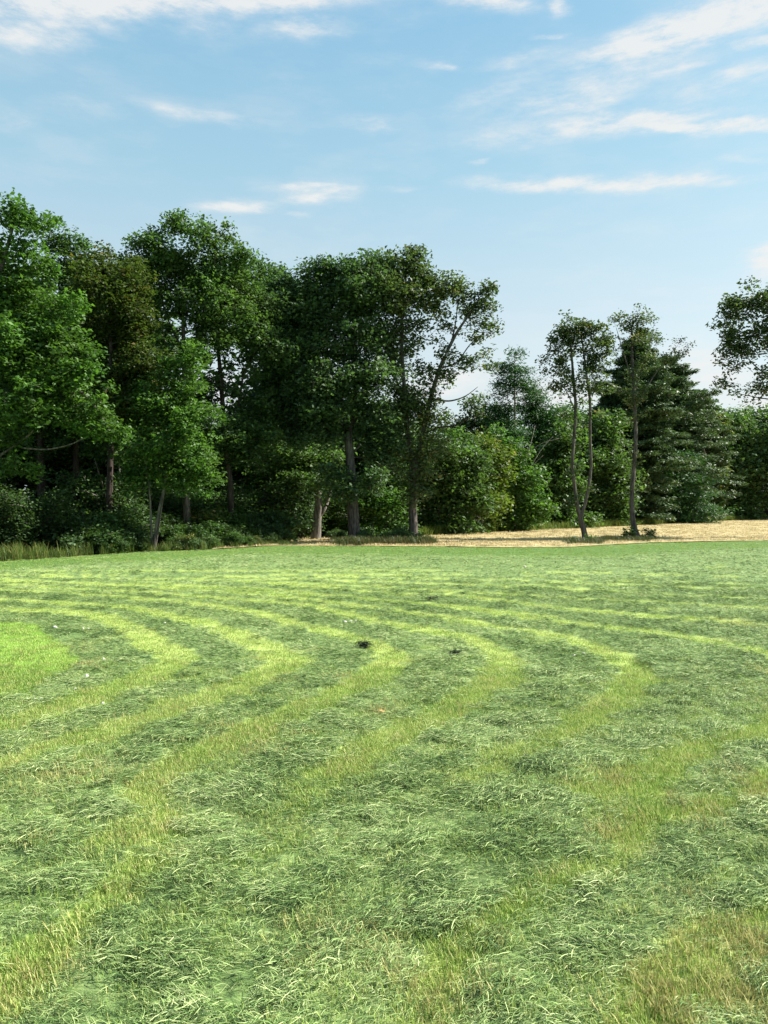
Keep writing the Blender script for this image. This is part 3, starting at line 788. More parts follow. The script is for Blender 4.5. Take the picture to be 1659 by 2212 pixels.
make_tree('broadleaf_tree', 'tallest tree of the left woodland with a feathery top and thin see-through middle', 'tree', 42, 404,
    [T([(404, 1155), (402, 1000), (400, 850), (397, 700), (392, 540)], [.21, .17, .12, .04], ground=True),
     T([(400, 830), (440, 720), (462, 600), (468, 530)], [.08, .03], part='limb', sides=6), T([(399, 760), (360, 680), (335, 560)], [.07, .02], part='limb', sides=6),
     T([(420, 790), (425, 730), (415, 650)], [.05, .02], part='limb', sides=6, bare=True)],
    [(325, 535, 36, 26, .9), (380, 503, 24, 24, .8), (375, 550, 40, 34), (450, 520, 40, 34, .7), (492, 525, 22, 22, .5), (505, 570, 28, 26, .5), (470, 575, 50, 40, .9), (340, 590, 50, 40), (410, 600, 60, 40),
     (300, 585, 30, 30, .8), (470, 650, 65, 48, .95), (405, 660, 45, 40, .5), (345, 660, 35, 45, .4), (290, 640, 30, 34, .7), (420, 700, 45, 30, .5), (455, 610, 40, 40, .8), (420, 740, 55, 50, .2), (480, 725, 55, 40, .6), (350, 740, 30, 50, .35), (520, 620, 28, 30, .6)], 'mid')
make_tree('young_tree', 'bright green young tree on thin leaning stems in front of the dark left woodland', 'tree', 38, 332,
    [T([(332, 1188), (340, 1120), (353, 1060), (372, 980), (388, 880), (392, 820)], [.075, .06, .02], ground=True, bark='bark_pale', sides=7),
     T([(329, 1188), (326, 1120), (323, 1060), (316, 990), (322, 900)], [.055, .045, .015], ground=True, bark='bark_pale', sides=6),
     T([(335, 1184), (350, 1090), (357, 1040), (350, 960)], [.045, .035, .015], part='trunk', bark='bark', sides=6)],
    [(392, 835, 48, 42), (345, 890, 55, 50), (420, 905, 52, 50), (355, 960, 62, 50), (425, 985, 52, 50), (375, 1030, 65, 35, .8), (305, 985, 36, 40, .8), (440, 1045, 35, 25, .6), (300, 1045, 30, 25, .6), (400, 780, 30, 30, .8)], 'lit', L=.18, dens=.8)
make_tree('broadleaf_tree', 'dark tree with a leaning forked trunk left of the broad oak crown', 'tree', 44, 494,
    [T([(494, 1152), (499, 1080), (488, 960), (476, 800), (468, 690), (480, 600)], [.2, .16, .1, .03], ground=True, bark='bark_dark'),
     T([(489, 970), (512, 890), (530, 800), (560, 755), (590, 735)], [.09, .06, .02], part='limb', bark='bark_dark', sides=7)],
    [(540, 605, 30, 30, .6), (500, 640, 45, 40, .8), (535, 680, 45, 42, .8), (500, 720, 45, 40, .45), (560, 720, 40, 40, .9), (470, 700, 35, 35, .6), (545, 800, 30, 30, .3), (520, 655, 40, 36, .8), (575, 680, 34, 36, .8), (590, 760, 40, 44, .8), (470, 820, 25, 40, .3), (440, 870, 40, 45, .8), (560, 880, 50, 40, .9), (500, 940, 60, 35, .8), (550, 960, 60, 45)], 'dark')
make_tree('broadleaf_tree', 'dark narrow tree filling the notch left of the broad oak crown', 'tree', 52, 590,
    [T([(590, 1160), (592, 950), (585, 760), (575, 600)], [.2, .13, .04], ground=True, bark='bark_dark')],
    [(572, 596, 20, 24, .6), (560, 640, 40, 35, .8), (600, 620, 22, 30, .6), (590, 690, 50, 50), (585, 780, 55, 55, .8), (600, 880, 70, 60), (580, 960, 70, 50)], 'dark')
make_tree('slender_tree', 'slender pale stemmed tree in the deep shade left of the young bright tree', 'tree', 40, 262,
    [T([(262, 1178), (263, 1100), (258, 1000), (262, 900)], [.07, .05, .02], ground=True, bark='bark_pale', sides=7),
     T([(240, 1176), (238, 1120), (225, 1060), (206, 995)], [.07, .05, .03], ground=True, bark='bark_pale', sides=7)],
    [(262, 900, 40, 40, .8), (250, 960, 45, 40, .7), (215, 1000, 35, 30, .5), (240, 1050, 40, 25, .4)], 'dark')
make_tree('broadleaf_tree', 'shadowed tree behind the bare pale limb at the far left of the woodland', 'tree', 40, 92,
    [T([(92, 1160), (90, 1040), (85, 900), (80, 760)], [.26, .2, .08], ground=True, bark='bark_dark')],
    [(80, 800, 80, 70), (40, 880, 80, 60), (130, 900, 70, 60), (60, 960, 60, 35, .7)], 'dark')

# --- the broad oak and its neighbours
make_tree('oak_tree', 'broad dark oak in the middle with a thick straight trunk and dense rounded crown', 'oak tree', 46, 766,
    [T([(766, 1172), (763, 1110), (758, 1010), (752, 935)], [.36, .33, .28, .24], ground=True, sides=12),
     T([(752, 940, .2), (742, 890, 1), (700, 800, 2), (655, 715, 2.5), (640, 660, 2.5)], [.17, .12, .03], part='limb', bark='bark_dark', sides=8),
     T([(753, 945), (765, 885), (770, 780), (758, 640)], [.19, .12, .03], part='limb', bark='bark_dark', sides=8),
     T([(754, 930, .2), (795, 840, 2), (822, 740, 2.5), (838, 660, 2.5)], [.14, .09, .03], part='limb', bark='bark_dark', sides=8),
     T([(755, 960), (735, 905, 1.5), (690, 880, 3.0), (640, 850, 3.5)], [.13, .08, .02], part='limb', bark='bark_dark', sides=7),
     T([(757, 990), (768, 972), (780, 962)], [.09, .05], part='limb', sides=7, bare=True),
     T([(754, 965), (735, 968), (705, 975)], [.05, .02], part='limb', sides=6, bare=True)],
    [(598, 645, 46, 36), (645, 612, 50, 34), (690, 588, 34, 26, .8), (735, 592, 46, 30, .9), (785, 598, 40, 30, .9), (640, 675, 75, 52), (725, 655, 80, 55), (800, 640, 55, 55),
     (595, 730, 50, 45), (672, 755, 85, 55), (770, 735, 80, 62), (615, 805, 55, 45), (700, 835, 90, 52), (800, 820, 60, 52), (640, 885, 75, 45), (735, 885, 70, 40), (815, 905, 50, 45, .9),
     (600, 870, 40, 40, .8), (690, 935, 50, 30, .7), (800, 965, 40, 35, .7), (640, 950, 50, 30, .8), (748, 1066, 30, 18, .8, -.8), (800, 1040, 34, 24, .8, -1), (720, 1030, 26, 20, .6, -1), (830, 985, 30, 36, .8)], 'oak', dens=1.1)
make_tree('small_tree', 'small shaded tree left of the oak with a pale forked trunk and broken stub', 'tree', 49.5, 682,
    [T([(681, 1166), (684, 1125), (688, 1085), (682, 1045), (668, 1000), (655, 960)], [.34, .27, .2, .06], ground=True, bark='bark_pale', sides=11),
     T([(687, 1120), (703, 1095), (710, 1075), (714, 1060)], [.16, .11, .08], part='limb', bark='bark_pale', sides=8, bare=True),
     T([(684, 1060), (660, 1030), (625, 1035)], [.07, .02], part='limb', sides=6)],
    [(697, 1045, 42, 13, .9, -2), (640, 1028, 38, 14, .9, -2), (612, 1052, 44, 16, .9, -1), (690, 1005, 40, 15, .9), (570, 1030, 55, 30, .9), (640, 985, 60, 25, .9), (720, 1000, 35, 22, .8)], 'mid', flat=.35)
make_tree('tall_tree', 'forked tall tree right of the oak with an airy right side of bare boughs', 'tree', 47, 893,
    [T([(894, 1171), (891, 1100), (893, 1040), (896, 990)], [.30, .27, .25, .23], ground=True, sides=12),
     T([(895, 1005), (883, 965), (879, 900), (873, 830), (868, 740), (872, 650), (880, 575)], [.18, .14, .1, .03], part='limb', sides=8),
     T([(897, 1005), (909, 955), (922, 895), (936, 840), (952, 790), (985, 722), (1010, 685), (1036, 645)], [.17, .14, .1, .03], part='limb', sides=8),
     T([(950, 795), (985, 785), (1015, 745), (1045, 720)], [.07, .02], part='limb', sides=6),
     T([(975, 740), (985, 690), (990, 630)], [.06, .02], part='limb', sides=6),
     T([(931, 860), (950, 865), (975, 866), (1005, 856), (1032, 836)], [.075, .05, .015], part='limb', bark='bark_dark', sides=6, bare=True),
     T([(915, 938), (945, 924), (985, 919), (1010, 905), (1035, 897)], [.08, .05, .015], part='limb', bark='bark_dark', sides=6, bare=True),
     T([(876, 870), (850, 800), (835, 700)], [.09, .03], part='limb', sides=6)],
    [(880, 572, 32, 24, .8), (838, 592, 42, 28, .8), (918, 590, 30, 28, .8), (875, 620, 55, 35), (832, 650, 50, 40), (925, 640, 38, 36, .75), (870, 680, 45, 40, .8), (825, 715, 45, 45), (893, 720, 28, 32, .4), (855, 770, 45, 45, .8),
     (990, 618, 32, 22, .55), (1030, 645, 28, 26, .4), (1000, 660, 45, 30, .30), (1048, 690, 18, 34, .3), (1040, 740, 22, 40, .24), (1000, 720, 40, 40, .13), (985, 775, 28, 22, .28), (1010, 800, 45, 28, .14), (945, 700, 22, 40, .2), (955, 640, 30, 30, .45), (925, 800, 18, 25, .35), (950, 822, 26, 18, .35),
     (895, 870, 42, 40, .8), (925, 900, 30, 30, .7), (862, 900, 32, 50, .9), (925, 965, 32, 45, .8), (865, 985, 30, 40, .8), (893, 1065, 20, 28, .7, -.3), (895, 1030, 26, 25, .5)], 'airy', dens=.88)

# --- shrubs and thicket between the oak and the far woods
make_tree('thicket_tree', 'dark thicket tree behind the gap between the oak and the forked tall tree', 'tree', 63, 828,
    [T([(828, 1146), (826, 1050), (830, 930)], [.18, .05], ground=True, bark='bark_dark')],
    [(820, 960, 70, 50), (770, 1010, 70, 50), (870, 1020, 60, 55), (820, 1060, 80, 45), (770, 1090, 60, 40), (880, 1090, 50, 40), (715, 1060, 60, 55), (650, 1090, 60, 50), (840, 900, 50, 40)], 'dark')
make_tree('leafy_shrub', 'bright green leafy shrub filling the space between the oak trunk and the forked trunk', 'shrub', 53, 820,
    [T([(815, 1160), (805, 1120), (800, 1080)], [.05, .02], ground=True, sides=6, part='stem'), T([(822, 1160), (840, 1120), (850, 1080)], [.05, .02], ground=True, sides=6, part='stem')],
    [(795, 1105, 30, 32), (840, 1095, 38, 34), (815, 1140, 48, 26), (865, 1130, 24, 34), (780, 1145, 28, 22), (850, 1158, 30, 12), (820, 1060, 30, 22, .8)], 'bright')
make_tree('leafy_shrub', 'low rounded shrub hugging the foot of the oak trunk on its right', 'shrub', 47, 800,
    [T([(800, 1170), (803, 1150), (806, 1130)], [.03, .01], ground=True, sides=5, part='stem')],
    [(800, 1158, 24, 14), (822, 1162, 18, 10), (785, 1165, 14, 8), (860, 1162, 20, 10, .8), (875, 1152, 12, 14, .8)], 'shrub')
make_tree('leafy_shrub', 'dim shrub behind the pale forked small trunk left of the oak', 'shrub', 54, 640,
    [T([(640, 1160), (640, 1130), (645, 1100)], [.04, .02], ground=True, sides=6, part='stem')],
    [(600, 1125, 40, 36), (645, 1120, 40, 40), (725, 1130, 34, 32), (690, 1140, 40, 24), (570, 1140, 36, 28), (720, 1090, 40, 30, .8)], 'shrub')
make_tree('bushy_tree', 'bushy green tree right behind the forked tall trunk at the start of the straw field', 'tree', 58, 965,
    [T([(965, 1154), (962, 1080), (965, 960)], [.12, .03], ground=True, bark='bark_dark')],
    [(965, 985, 48, 40, .9), (930, 1040, 46, 45), (985, 1035, 48, 46), (1005, 985, 36, 32, .8), (945, 1095, 50, 42), (1000, 1095, 45, 42), (970, 1135, 55, 22), (1020, 1050, 30, 40), (920, 1130, 30, 28)], 'mid')
make_tree('yellowing_tree', 'small yellowing tree with pale leaf tips and a thin stem mid right', 'tree', 61, 1041,
    [T([(1041, 1150), (1042, 1090), (1052, 1000), (1056, 950)], [.07, .02], ground=True, bark='bark_pale', sides=6)],
    [(1042, 950, 20, 14, .9), (1058, 980, 28, 26), (1052, 1030, 34, 32), (1065, 1065, 28, 30), (1045, 1085, 34, 30, .9), (1060, 1115, 30, 22, .7), (1085, 1020, 16, 20, .7)], 'yellow')
make_tree('bushy_tree', 'fresh green bushy tree between the yellowing tree and the dead fanning branches', 'tree', 64, 1110,
    [T([(1110, 1147), (1108, 1080), (1100, 950)], [.11, .03], ground=True, bark='bark_dark')],
    [(1092, 955, 26, 22), (1098, 990, 36, 30), (1122, 1020, 38, 32), (1105, 1060, 48, 36), (1135, 1085, 40, 34), (1090, 1110, 40, 28), (1130, 1125, 44, 18), (1160, 1110, 25, 25)], 'lit')
make_tree('pine_tree', 'narrow pine with a pale bare lower stem standing above the bushes mid right', 'pine tree', 76, 1112,
    [T([(1113, 1138), (1113, 1000), (1112, 900), (1110, 770)], [.2, .17, .11, .03], ground=True, bark='deadwood')],
    [(1108, 768, 11, 14, .8), (1102, 795, 24, 16, .9), (1122, 805, 20, 14, .8), (1090, 826, 26, 14, .9), (1130, 830, 26, 15, .9), (1088, 850, 28, 12, .6), (1150, 850, 22, 12, .5), (1078, 880, 32, 20, .9), (1075, 912, 34, 20), (1100, 938, 40, 18)], 'pine_lit', bark='bark', L=.32, Wd=.10, flat=.4, dens=1.15, sprays=False)
make_tree('pine_tree', 'rounded green pine shouldering up right of the narrow pale stemmed pine', 'pine tree', 80, 1165,
    [T([(1165, 1136), (1163, 1000), (1158, 850)], [.2, .04], ground=True, bark='bark_dark')],
    [(1155, 862, 20, 18, .9), (1165, 885, 34, 20), (1150, 910, 34, 20), (1185, 915, 30, 22), (1165, 945, 48, 24), (1195, 955, 28, 26), (1150, 980, 44, 26), (1160, 1030, 55, 40)], 'pine_lit', L=.36, Wd=.10, flat=.4)
o = thing('dead_sapling', 'bare bleached branches fanning up right in front of the dark gap between the pines', 'dead tree', (float(at(1128, 0, 68)[0]), 68, 0))
for pts, r_ in [([(1128, 1144), (1130, 1020), (1140, 975), (1152, 922)], [.06, .05, .02]), ([(1130, 1040), (1150, 1000), (1172, 965), (1190, 945)], [.04, .015]), ([(1131, 1060), (1148, 1010), (1170, 985)], [.035, .012]), ([(1132, 1000), (1160, 963), (1205, 948)], [.03, .012])]:
    Pp = [at(u, v, 68) for u, v in pts]
    Pp = [p + np.array([0, -.25 * i, 0]) for i, p in enumerate(Pp)]
    V, Fq, Ft, _, _ = tube(Pp, np.interp(np.linspace(0, 1, len(Pp)), np.linspace(0, 1, len(r_)), r_), 6, .05)
    link('branch', mesh_of('branch', V - np.array(o.location), [Fq, Ft], M['deadwood'], smooth=True), o)
make_tree('bushy_tree', 'mid green tree left of the leaning twin stemmed tree at the wood edge', 'tree', 73, 1190,
    [T([(1190, 1142), (1192, 1080), (1190, 960)], [.13, .03], ground=True, bark='bark_dark')],
    [(1188, 975, 34, 30), (1215, 955, 28, 28), (1170, 1015, 38, 38), (1215, 1010, 40, 40), (1185, 1065, 50, 40), (1225, 1075, 38, 40), (1170, 1115, 40, 26), (1220, 1122, 44, 20)], 'shrub')
make_tree('bushy_tree', 'leafy tree seen between the twin stems and the single leaning trunk', 'tree', 79, 1300,
    [T([(1300, 1139), (1302, 1060), (1300, 940)], [.14, .03], ground=True, bark='bark_dark')],
    [(1285, 930, 34, 32, .9), (1315, 950, 36, 34), (1270, 985, 40, 38), (1320, 1005, 42, 40), (1285, 1045, 48, 40), (1335, 1060, 40, 40), (1285, 1095, 48, 34), (1335, 1105, 44, 28), (1255, 1110, 34, 26), (1310, 1125, 50, 14)], 'mid')
make_tree('far_tree', 'small distant grey green tree seen through the gap above the bushes mid right', 'tree', 112, 1030,
    [T([(1030, 1120), (1032, 1000), (1035, 890)], [.2, .04], ground=True)],
    [(1035, 885, 22, 22, .6), (1010, 905, 28, 22, .5), (1045, 915, 26, 20, .8), (1015, 935, 40, 20), (985, 930, 30, 18, .6), (1020, 970, 60, 30)], 'airy')

# --- conifers on the right
def conifer(name, label, d, u, vtop, halfw, leaf, seed, z_low=.06, whorl=.5, droop=.12, prof=None, bark='bark_dark', dens=1.0, group=None, local_h=None, L=.42, Wd=.13):
    r = np.random.default_rng(seed)
    b = np.array([(u - CX) / F * d, d, 0.0]); H = local_h or (EYE - (vtop - HV) / F * d); R = halfw * d / F if local_h is None else halfw
    root = thing(name, label, 'conifer', tuple(b), group)
    lean = r.normal(0, .15, 2)
    st = np.array([[0, 0, -.05], [lean[0] * .4, lean[1] * .4, H * .4], [lean[0], lean[1], H * .75], [lean[0] * 1.1, lean[1], H]])
    V, Fq, Ft, Pp, Rr = tube(st, [H * .0145, H * .011, H * .006, .02], 9, .05, seed)
    link('trunk', mesh_of('trunk', V, [Fq, Ft], M[bark], smooth=True), root)
    C, OD, EA, EB, ra, rb = [], [], [], [], [], []
    z = H * z_low
    while z < H - .3:
        f = z / H
        w = (prof(f) if prof else (1 - f) ** .75) * R
        nb = int(r.integers(5, 8)); a0 = r.random() * 6.28
        c0 = np.array([np.interp(z, st[:, 2], st[:, 0]), np.interp(z, st[:, 2], st[:, 1]), z])
        for k in range(nb):
            a = a0 + k * 6.283 / nb + r.normal(0, .2)
            ln = max(.25, w * r.uniform(.5, 1.18) * (.82 + .36 * float(vn(np.array([a * 1.3 + seed]), np.array([z * .45]), seed)[0]))); dr = np.array([math.cos(a), math.sin(a), 0])
            up = .28 * f - droop * (1 - f) + r.normal(0, .13)
            ts_ = np.arange(.25, 1.0001, min(.5, .30 / max(ln, .35)) * 1.15)
            prev = c0
            for t in ts_:
                p = c0 + dr * ln * t + np.array([0, 0, ln * (up * t - .10 * t * t + .12 * max(0, t - .7))])
                EA.append(prev); EB.append(p); ra.append(.012 + .05 * (1 - t) * ln / R); rb.append(.01 + .04 * (1 - t) * ln / R); prev = p
                side = np.array([-dr[1], dr[0], 0]); wide = ln * .34 * math.sin(math.pi * min(1, t * .85 + .1))
                for sgn in (-1, 0, 1):
                    q_ = p + side * sgn * wide * r.uniform(.5, 1.1) + np.array([0, 0, r.normal(0, .06)])
                    C.append(q_); OD.append(dr + side * sgn * .6 + np.array([0, 0, .25]))
        z += whorl * r.uniform(.75, 1.2) * (1.0 - .35 * f)
    C.append(st[-1]); OD.append(np.array([0, 0, 1.]))
    C = np.array(C); OD = np.array(OD)
    V, Fq, T_ = leaf_quads(C, max(4, int(13 * dens)), .27, L, Wd, r, .45, 1.0, OD)
    V[:, 2] = np.maximum(V[:, 2], .02)
    o = link('crown', mesh_of('crown', V, Fq, M[leaf], dict(tint=T_)), root); o['kind'] = 'stuff'
    V2, F2 = prisms(np.array(EA), np.array(EB), np.array(ra), np.array(rb), 3)
    o = link('bough', mesh_of('bough', V2, F2, M[bark]), root); o['kind'] = 'stuff'
    TRI[0] += len(Fq) * 2 + len(F2) * 2
    return root
fat = lambda f: (.8 + .2 * min(1, f / .4)) * min(1, max(0, 1 - f) / .42) ** .75
conifer('conifer', 'dark pointed conifer directly behind the single leaning trunk', 86, 1366, 722, 98, 'pine', 3, prof=fat, dens=1.5)
conifer('conifer', 'broad dark conifer forming the right shoulder of the conifer group', 97, 1438, 768, 118, 'pine', 9, prof=fat, dens=1.5)
conifer('conifer', 'lower dark conifer at the sloping right end of the conifer group', 106, 1500, 845, 88, 'pine', 14, prof=fat, dens=1.3)
conifer('conifer', 'dark conifer low between the twin stems and the tallest conifer', 86, 1312, 850, 50, 'pine', 19, prof=fat, dens=1.1)
make_tree('pine_tree', 'fresh green pine with layered drooping boughs in front of the conifer group', 'pine tree', 93, 1455,
    [T([(1455, 1137), (1455, 1060), (1452, 960)], [.15, .04], ground=True, bark='bark_dark')],
    [(1432, 985, 44, 9, .9, -3), (1475, 998, 46, 9, .9, -3), (1440, 1020, 52, 9, .9, -3), (1490, 1035, 50, 10, .9, -3), (1445, 1052, 60, 10, .95, -3), (1490, 1072, 56, 10, .95, -3), (1435, 1085, 60, 11, .9, -3), (1495, 1102, 55, 12, .9, -3), (1440, 1114, 66, 12, .9, -3), (1500, 1122, 40, 12, .9, -3), (1465, 1050, 60, 60, .7, 2)],
    'pine_lit', L=.38, Wd=.11, flat=.3)
make_tree('conical_tree', 'bright green cone shaped tree at the far right of the straw field edge', 'tree', 112, 1592,
    [T([(1592, 1131), (1592, 1000), (1590, 890)], [.16, .03], ground=True, bark='bark_dark')],
    [(1588, 905, 16, 16, .9), (1584, 935, 30, 22), (1600, 965, 34, 24), (1578, 985, 38, 26), (1600, 1020, 46, 30), (1572, 1050, 48, 30), (1610, 1068, 44, 30), (1560, 1092, 48, 26), (1605, 1105, 48, 22), (1580, 1120, 60, 12), (1545, 1060, 28, 26, .9)], 'mid')
make_tree('bushy_tree', 'yellow tipped tree wedged between the conifer group and the cone shaped tree', 'tree', 106, 1535,
    [T([(1535, 1132), (1536, 1000), (1535, 910)], [.12, .03], ground=True, bark='bark_dark')],
    [(1525, 915, 24, 20, .8), (1545, 940, 24, 22, .8), (1525, 1010, 28, 30), (1535, 1060, 34, 36), (1525, 1100, 36, 26)], 'weed')
o = thing('dead_branch_snag', 'bleached dead snag poking out between the conifer group and the cone shaped tree', 'dead tree', (float(at(1522, 0, 100)[0]), 100, 0))
for pts, r_ in [([(1522, 1126), (1520, 1030), (1518, 968)], [.12, .08]), ([(1518, 972), (1505, 964), (1494, 968)], [.07, .03]), ([(1518, 970), (1530, 955), (1540, 938)], [.08, .03]), ([(1519, 968), (1522, 978), (1526, 988)], [.06, .03]), ([(1500, 965), (1502, 975), (1503, 986)], [.04, .02])]:
    Pp = [at(u, v, 100) + np.array([0, -.15 * i, 0]) for i, (u, v) in enumerate(pts)]
    V, Fq, Ft, _, _ = tube(Pp, np.interp(np.linspace(0, 1, len(Pp)), [0, 1], r_), 6, .08)
    link('branch', mesh_of('branch', V - np.array(o.location), [Fq, Ft], M['deadwood'], smooth=True), o)
make_tree('dark_tree', 'dark tree at the right edge beyond the cone shaped tree, under the overhanging crown', 'tree', 121, 1655,
    [T([(1655, 1127), (1655, 1000), (1656, 900)], [.2, .04], ground=True, bark='bark_dark')],
    [(1650, 905, 34, 20, .8), (1660, 940, 36, 30), (1645, 990, 34, 40), (1670, 1020, 40, 45), (1650, 1070, 36, 40), (1665, 1105, 40, 24), (1625, 915, 20, 16, .7)], 'dark')
make_tree('edge_tree', 'big airy tree whose crown hangs in from the right edge of the photo', 'tree', 53, 1765,
    [T([(1765, 1161), (1755, 1000), (1735, 870), (1700, 760), (1665, 690)], [.34, .26, .16, .04], ground=True),
     T([(1738, 880), (1690, 830), (1640, 800), (1600, 760)], [.1, .02], part='limb', bark='bark_dark', sides=6), T([(1742, 900), (1690, 870), (1630, 858), (1590, 850)], [.08, .015], part='limb', bark='bark_dark', sides=6)],
    [(1585, 660, 24, 18, .5), (1640, 640, 30, 22, .6), (1612, 680, 36, 28, .7), (1660, 680, 45, 38, .9), (1578, 715, 26, 26, .5), (1620, 735, 42, 26, .8), (1575, 765, 18, 20, .5), (1665, 745, 50, 40, .7), (1610, 785, 34, 22, .35), (1650, 800, 40, 26, .4),
     (1590, 830, 28, 22, .28), (1640, 850, 36, 18, .25), (1720, 700, 60, 60), (1740, 800, 70, 60), (1690, 840, 40, 30, .4), (1820, 760, 80, 90)], 'airy', dens=.5)

# --- the two thin trees standing out in the straw
make_tree('twin_stemmed_tree', 'thin twin stemmed tree standing alone at the edge of the straw field', 'tree', 48.3, 1266,
    [T([(1266, 1168), (1261, 1145), (1253, 1118), (1248, 1095), (1240, 1045), (1236, 1000), (1240, 940), (1243, 880), (1238, 820), (1234, 770), (1229, 718)], [.21, .15, .12, .11, .10, .09, .03], ground=True),
     T([(1254, 1122), (1260, 1100), (1268, 1070), (1276, 1010), (1274, 940), (1274, 870), (1266, 810), (1258, 750), (1252, 705)], [.12, .105, .09, .03]),
     T([(1242, 890), (1225, 850), (1205, 825), (1185, 815)], [.04, .01], part='limb', sides=6, bark='bark'), T([(1239, 830), (1215, 790), (1195, 770)], [.035, .01], part='limb', sides=6), T([(1272, 860), (1290, 800), (1296, 770)], [.035, .01], part='limb', sides=6)],
    [(1252, 704, 22, 16, .7), (1266, 722, 30, 22, .75), (1232, 735, 30, 22, .7), (1282, 752, 26, 24, .55), (1205, 752, 28, 18, .6), (1222, 715, 22, 16, .5), (1240, 730, 55, 36, .3), (1220, 800, 45, 24, .3), (1262, 830, 40, 36, .22), (1290, 760, 26, 30, .4), (1220, 860, 36, 26, .2), (1262, 890, 30, 40, .16), (1236, 1010, 12, 34, .4, 0), (1276, 1050, 14, 30, .45, 0), (1240, 1085, 13, 18, .4, 0), (1242, 765, 36, 22, .6), (1192, 780, 24, 16, .5), (1215, 790, 30, 16, .45), (1284, 785, 24, 18, .45), (1258, 805, 34, 20, .35), (1205, 825, 30, 14, .22), (1235, 845, 34, 18, .16), (1278, 840, 24, 22, .3), (1180, 800, 12, 8, .35), (1290, 835, 14, 16, .2)], 'airy', L=.19, spread=.30, dens=.36)
make_tree('thin_tree', 'single thin leaning trunk with an almost leafless top in front of the dark conifer', 'tree', 52.5, 1378,
    [T([(1378, 1161), (1371, 1142), (1366, 1110), (1365, 1070), (1369, 1010), (1373, 950), (1371, 890), (1367, 820), (1364, 760), (1362, 705)], [.26, .17, .15, .13, .11, .04], ground=True),
     T([(1369, 850), (1390, 780), (1408, 725)], [.05, .012], part='limb', sides=6), T([(1367, 830), (1345, 760), (1330, 710)], [.05, .012], part='limb', sides=6), T([(1370, 880), (1420, 800), (1462, 748)], [.05, .012], part='limb', sides=6)],
    [(1362, 690, 34, 20, .28), (1338, 705, 24, 20, .3), (1398, 703, 32, 22, .25), (1325, 740, 26, 20, .35), (1418, 738, 30, 22, .28), (1465, 752, 24, 14, .35), (1440, 775, 34, 18, .25), (1380, 740, 40, 26, .25), (1385, 672, 18, 12, .2), (1366, 980, 13, 44, .4, 0), (1382, 900, 22, 40, .3, 0), (1355, 850, 24, 40, .3, 0), (1375, 800, 30, 40, .3), (1372, 1085, 14, 30, .25, .2), (1390, 1050, 14, 20, .2, .3)], 'airy', L=.17, spread=.3, tip=.012, dens=.48)

print('tris after named trees', TRI[0])

# --- background woodland: copies that nothing in the photo tells apart
def proto_tree(kind, seed, h, w):
    r = np.random.default_rng(seed); lobes = []
    for k in range(13):
        z = h * (.28 + .68 * k / 12); rr = w * (.55 + .45 * math.sin(math.pi * min(1, (z / h - .15) * 1.1))) * .62
        lobes.append((r.normal(0, w * .30), z, rr, rr * .75, .9, r.normal(0, w * .3)))
    return make_tree('woodland_tree', 'x', 'tree', 60, 0, [T([(0, -.05), (.2, h * .3), (-.1, h * .6), (.1, h * .93)], [.2, .14, .03], ground=True, bark='bark_dark')], lobes, kind, L=.30, Wd=.19, dens=.62, local=True, seed=seed, spread=.55, per=22, twig_every=2)
GB = 'background trees packed behind the left woodland edge'
LB = 'shadowy background tree packed deep behind the left woodland edge'
GR = 'background trees behind the right wood edge'
LR = 'background tree half hidden behind the wood edge beyond the straw field'
p1 = proto_tree('dark', 501, 10, 2.6); p2 = proto_tree('mid', 502, 12, 3.0); p3 = proto_tree('dark', 503, 8, 2.8)
protos = [(p1, 10), (p2, 12), (p3, 8)]
first = [True] * 3
def put(k, u, d, h, lab, grp):
    pr, h0 = protos[k]; s = h / h0
    loc = (float((u - CX) / F * d), d, 0); rz = float(rng.uniform(0, 6.28)); sc = (s * float(rng.uniform(.9, 1.25)), s * float(rng.uniform(.9, 1.25)), s)
    if first[k]:
        first[k] = False
        pr.location = loc; pr.rotation_euler = (0, 0, rz); pr.scale = sc; pr['label'] = lab; pr['group'] = grp
    else:
        dup(pr, loc, rz, sc, lab, grp)
for u, d, vt, k in [(-60, 40, 700, 0), (30, 46, 620, 2), (120, 50, 700, 0), (200, 47, 800, 2), (280, 48, 860, 0), (350, 50, 930, 2), (430, 51, 930, 2), (500, 54, 925, 0), (560, 58, 915, 2), (630, 60, 830, 0),
                    (-20, 56, 640, 0), (80, 62, 690, 1), (180, 60, 770, 1), (260, 66, 830, 0), (330, 64, 900, 2), (400, 70, 920, 2), (470, 72, 915, 0), (540, 74, 905, 1), (620, 76, 850, 2), (700, 78, 830, 0), (770, 80, 880, 2), (850, 78, 900, 0),
                    (240, 52, 640, 2), (625, 56, 680, 0), (-180, 48, 650, 0), (-260, 40, 700, 2), (-420, 44, 680, 1)]:
    put(k, u, d, EYE - (vt - HV) / F * d, LB, GB)
for u, d, vt, k in [(900, 84, 930, 2), (960, 90, 950, 0), (1020, 96, 965, 2), (1090, 98, 950, 1), (1150, 100, 955, 0), (1210, 98, 900, 2), (1250, 102, 905, 1), (1290, 104, 880, 0), (1340, 106, 860, 2), (1400, 108, 850, 1), (1460, 110, 860, 0), (1540, 112, 905, 2), (1610, 120, 900, 0), (1690, 112, 880, 1), (1760, 118, 880, 2), (1850, 126, 870, 0), (1560, 128, 890, 1)]:
    put(k, u, d, EYE - (vt - HV) / F * d, LR, GR)

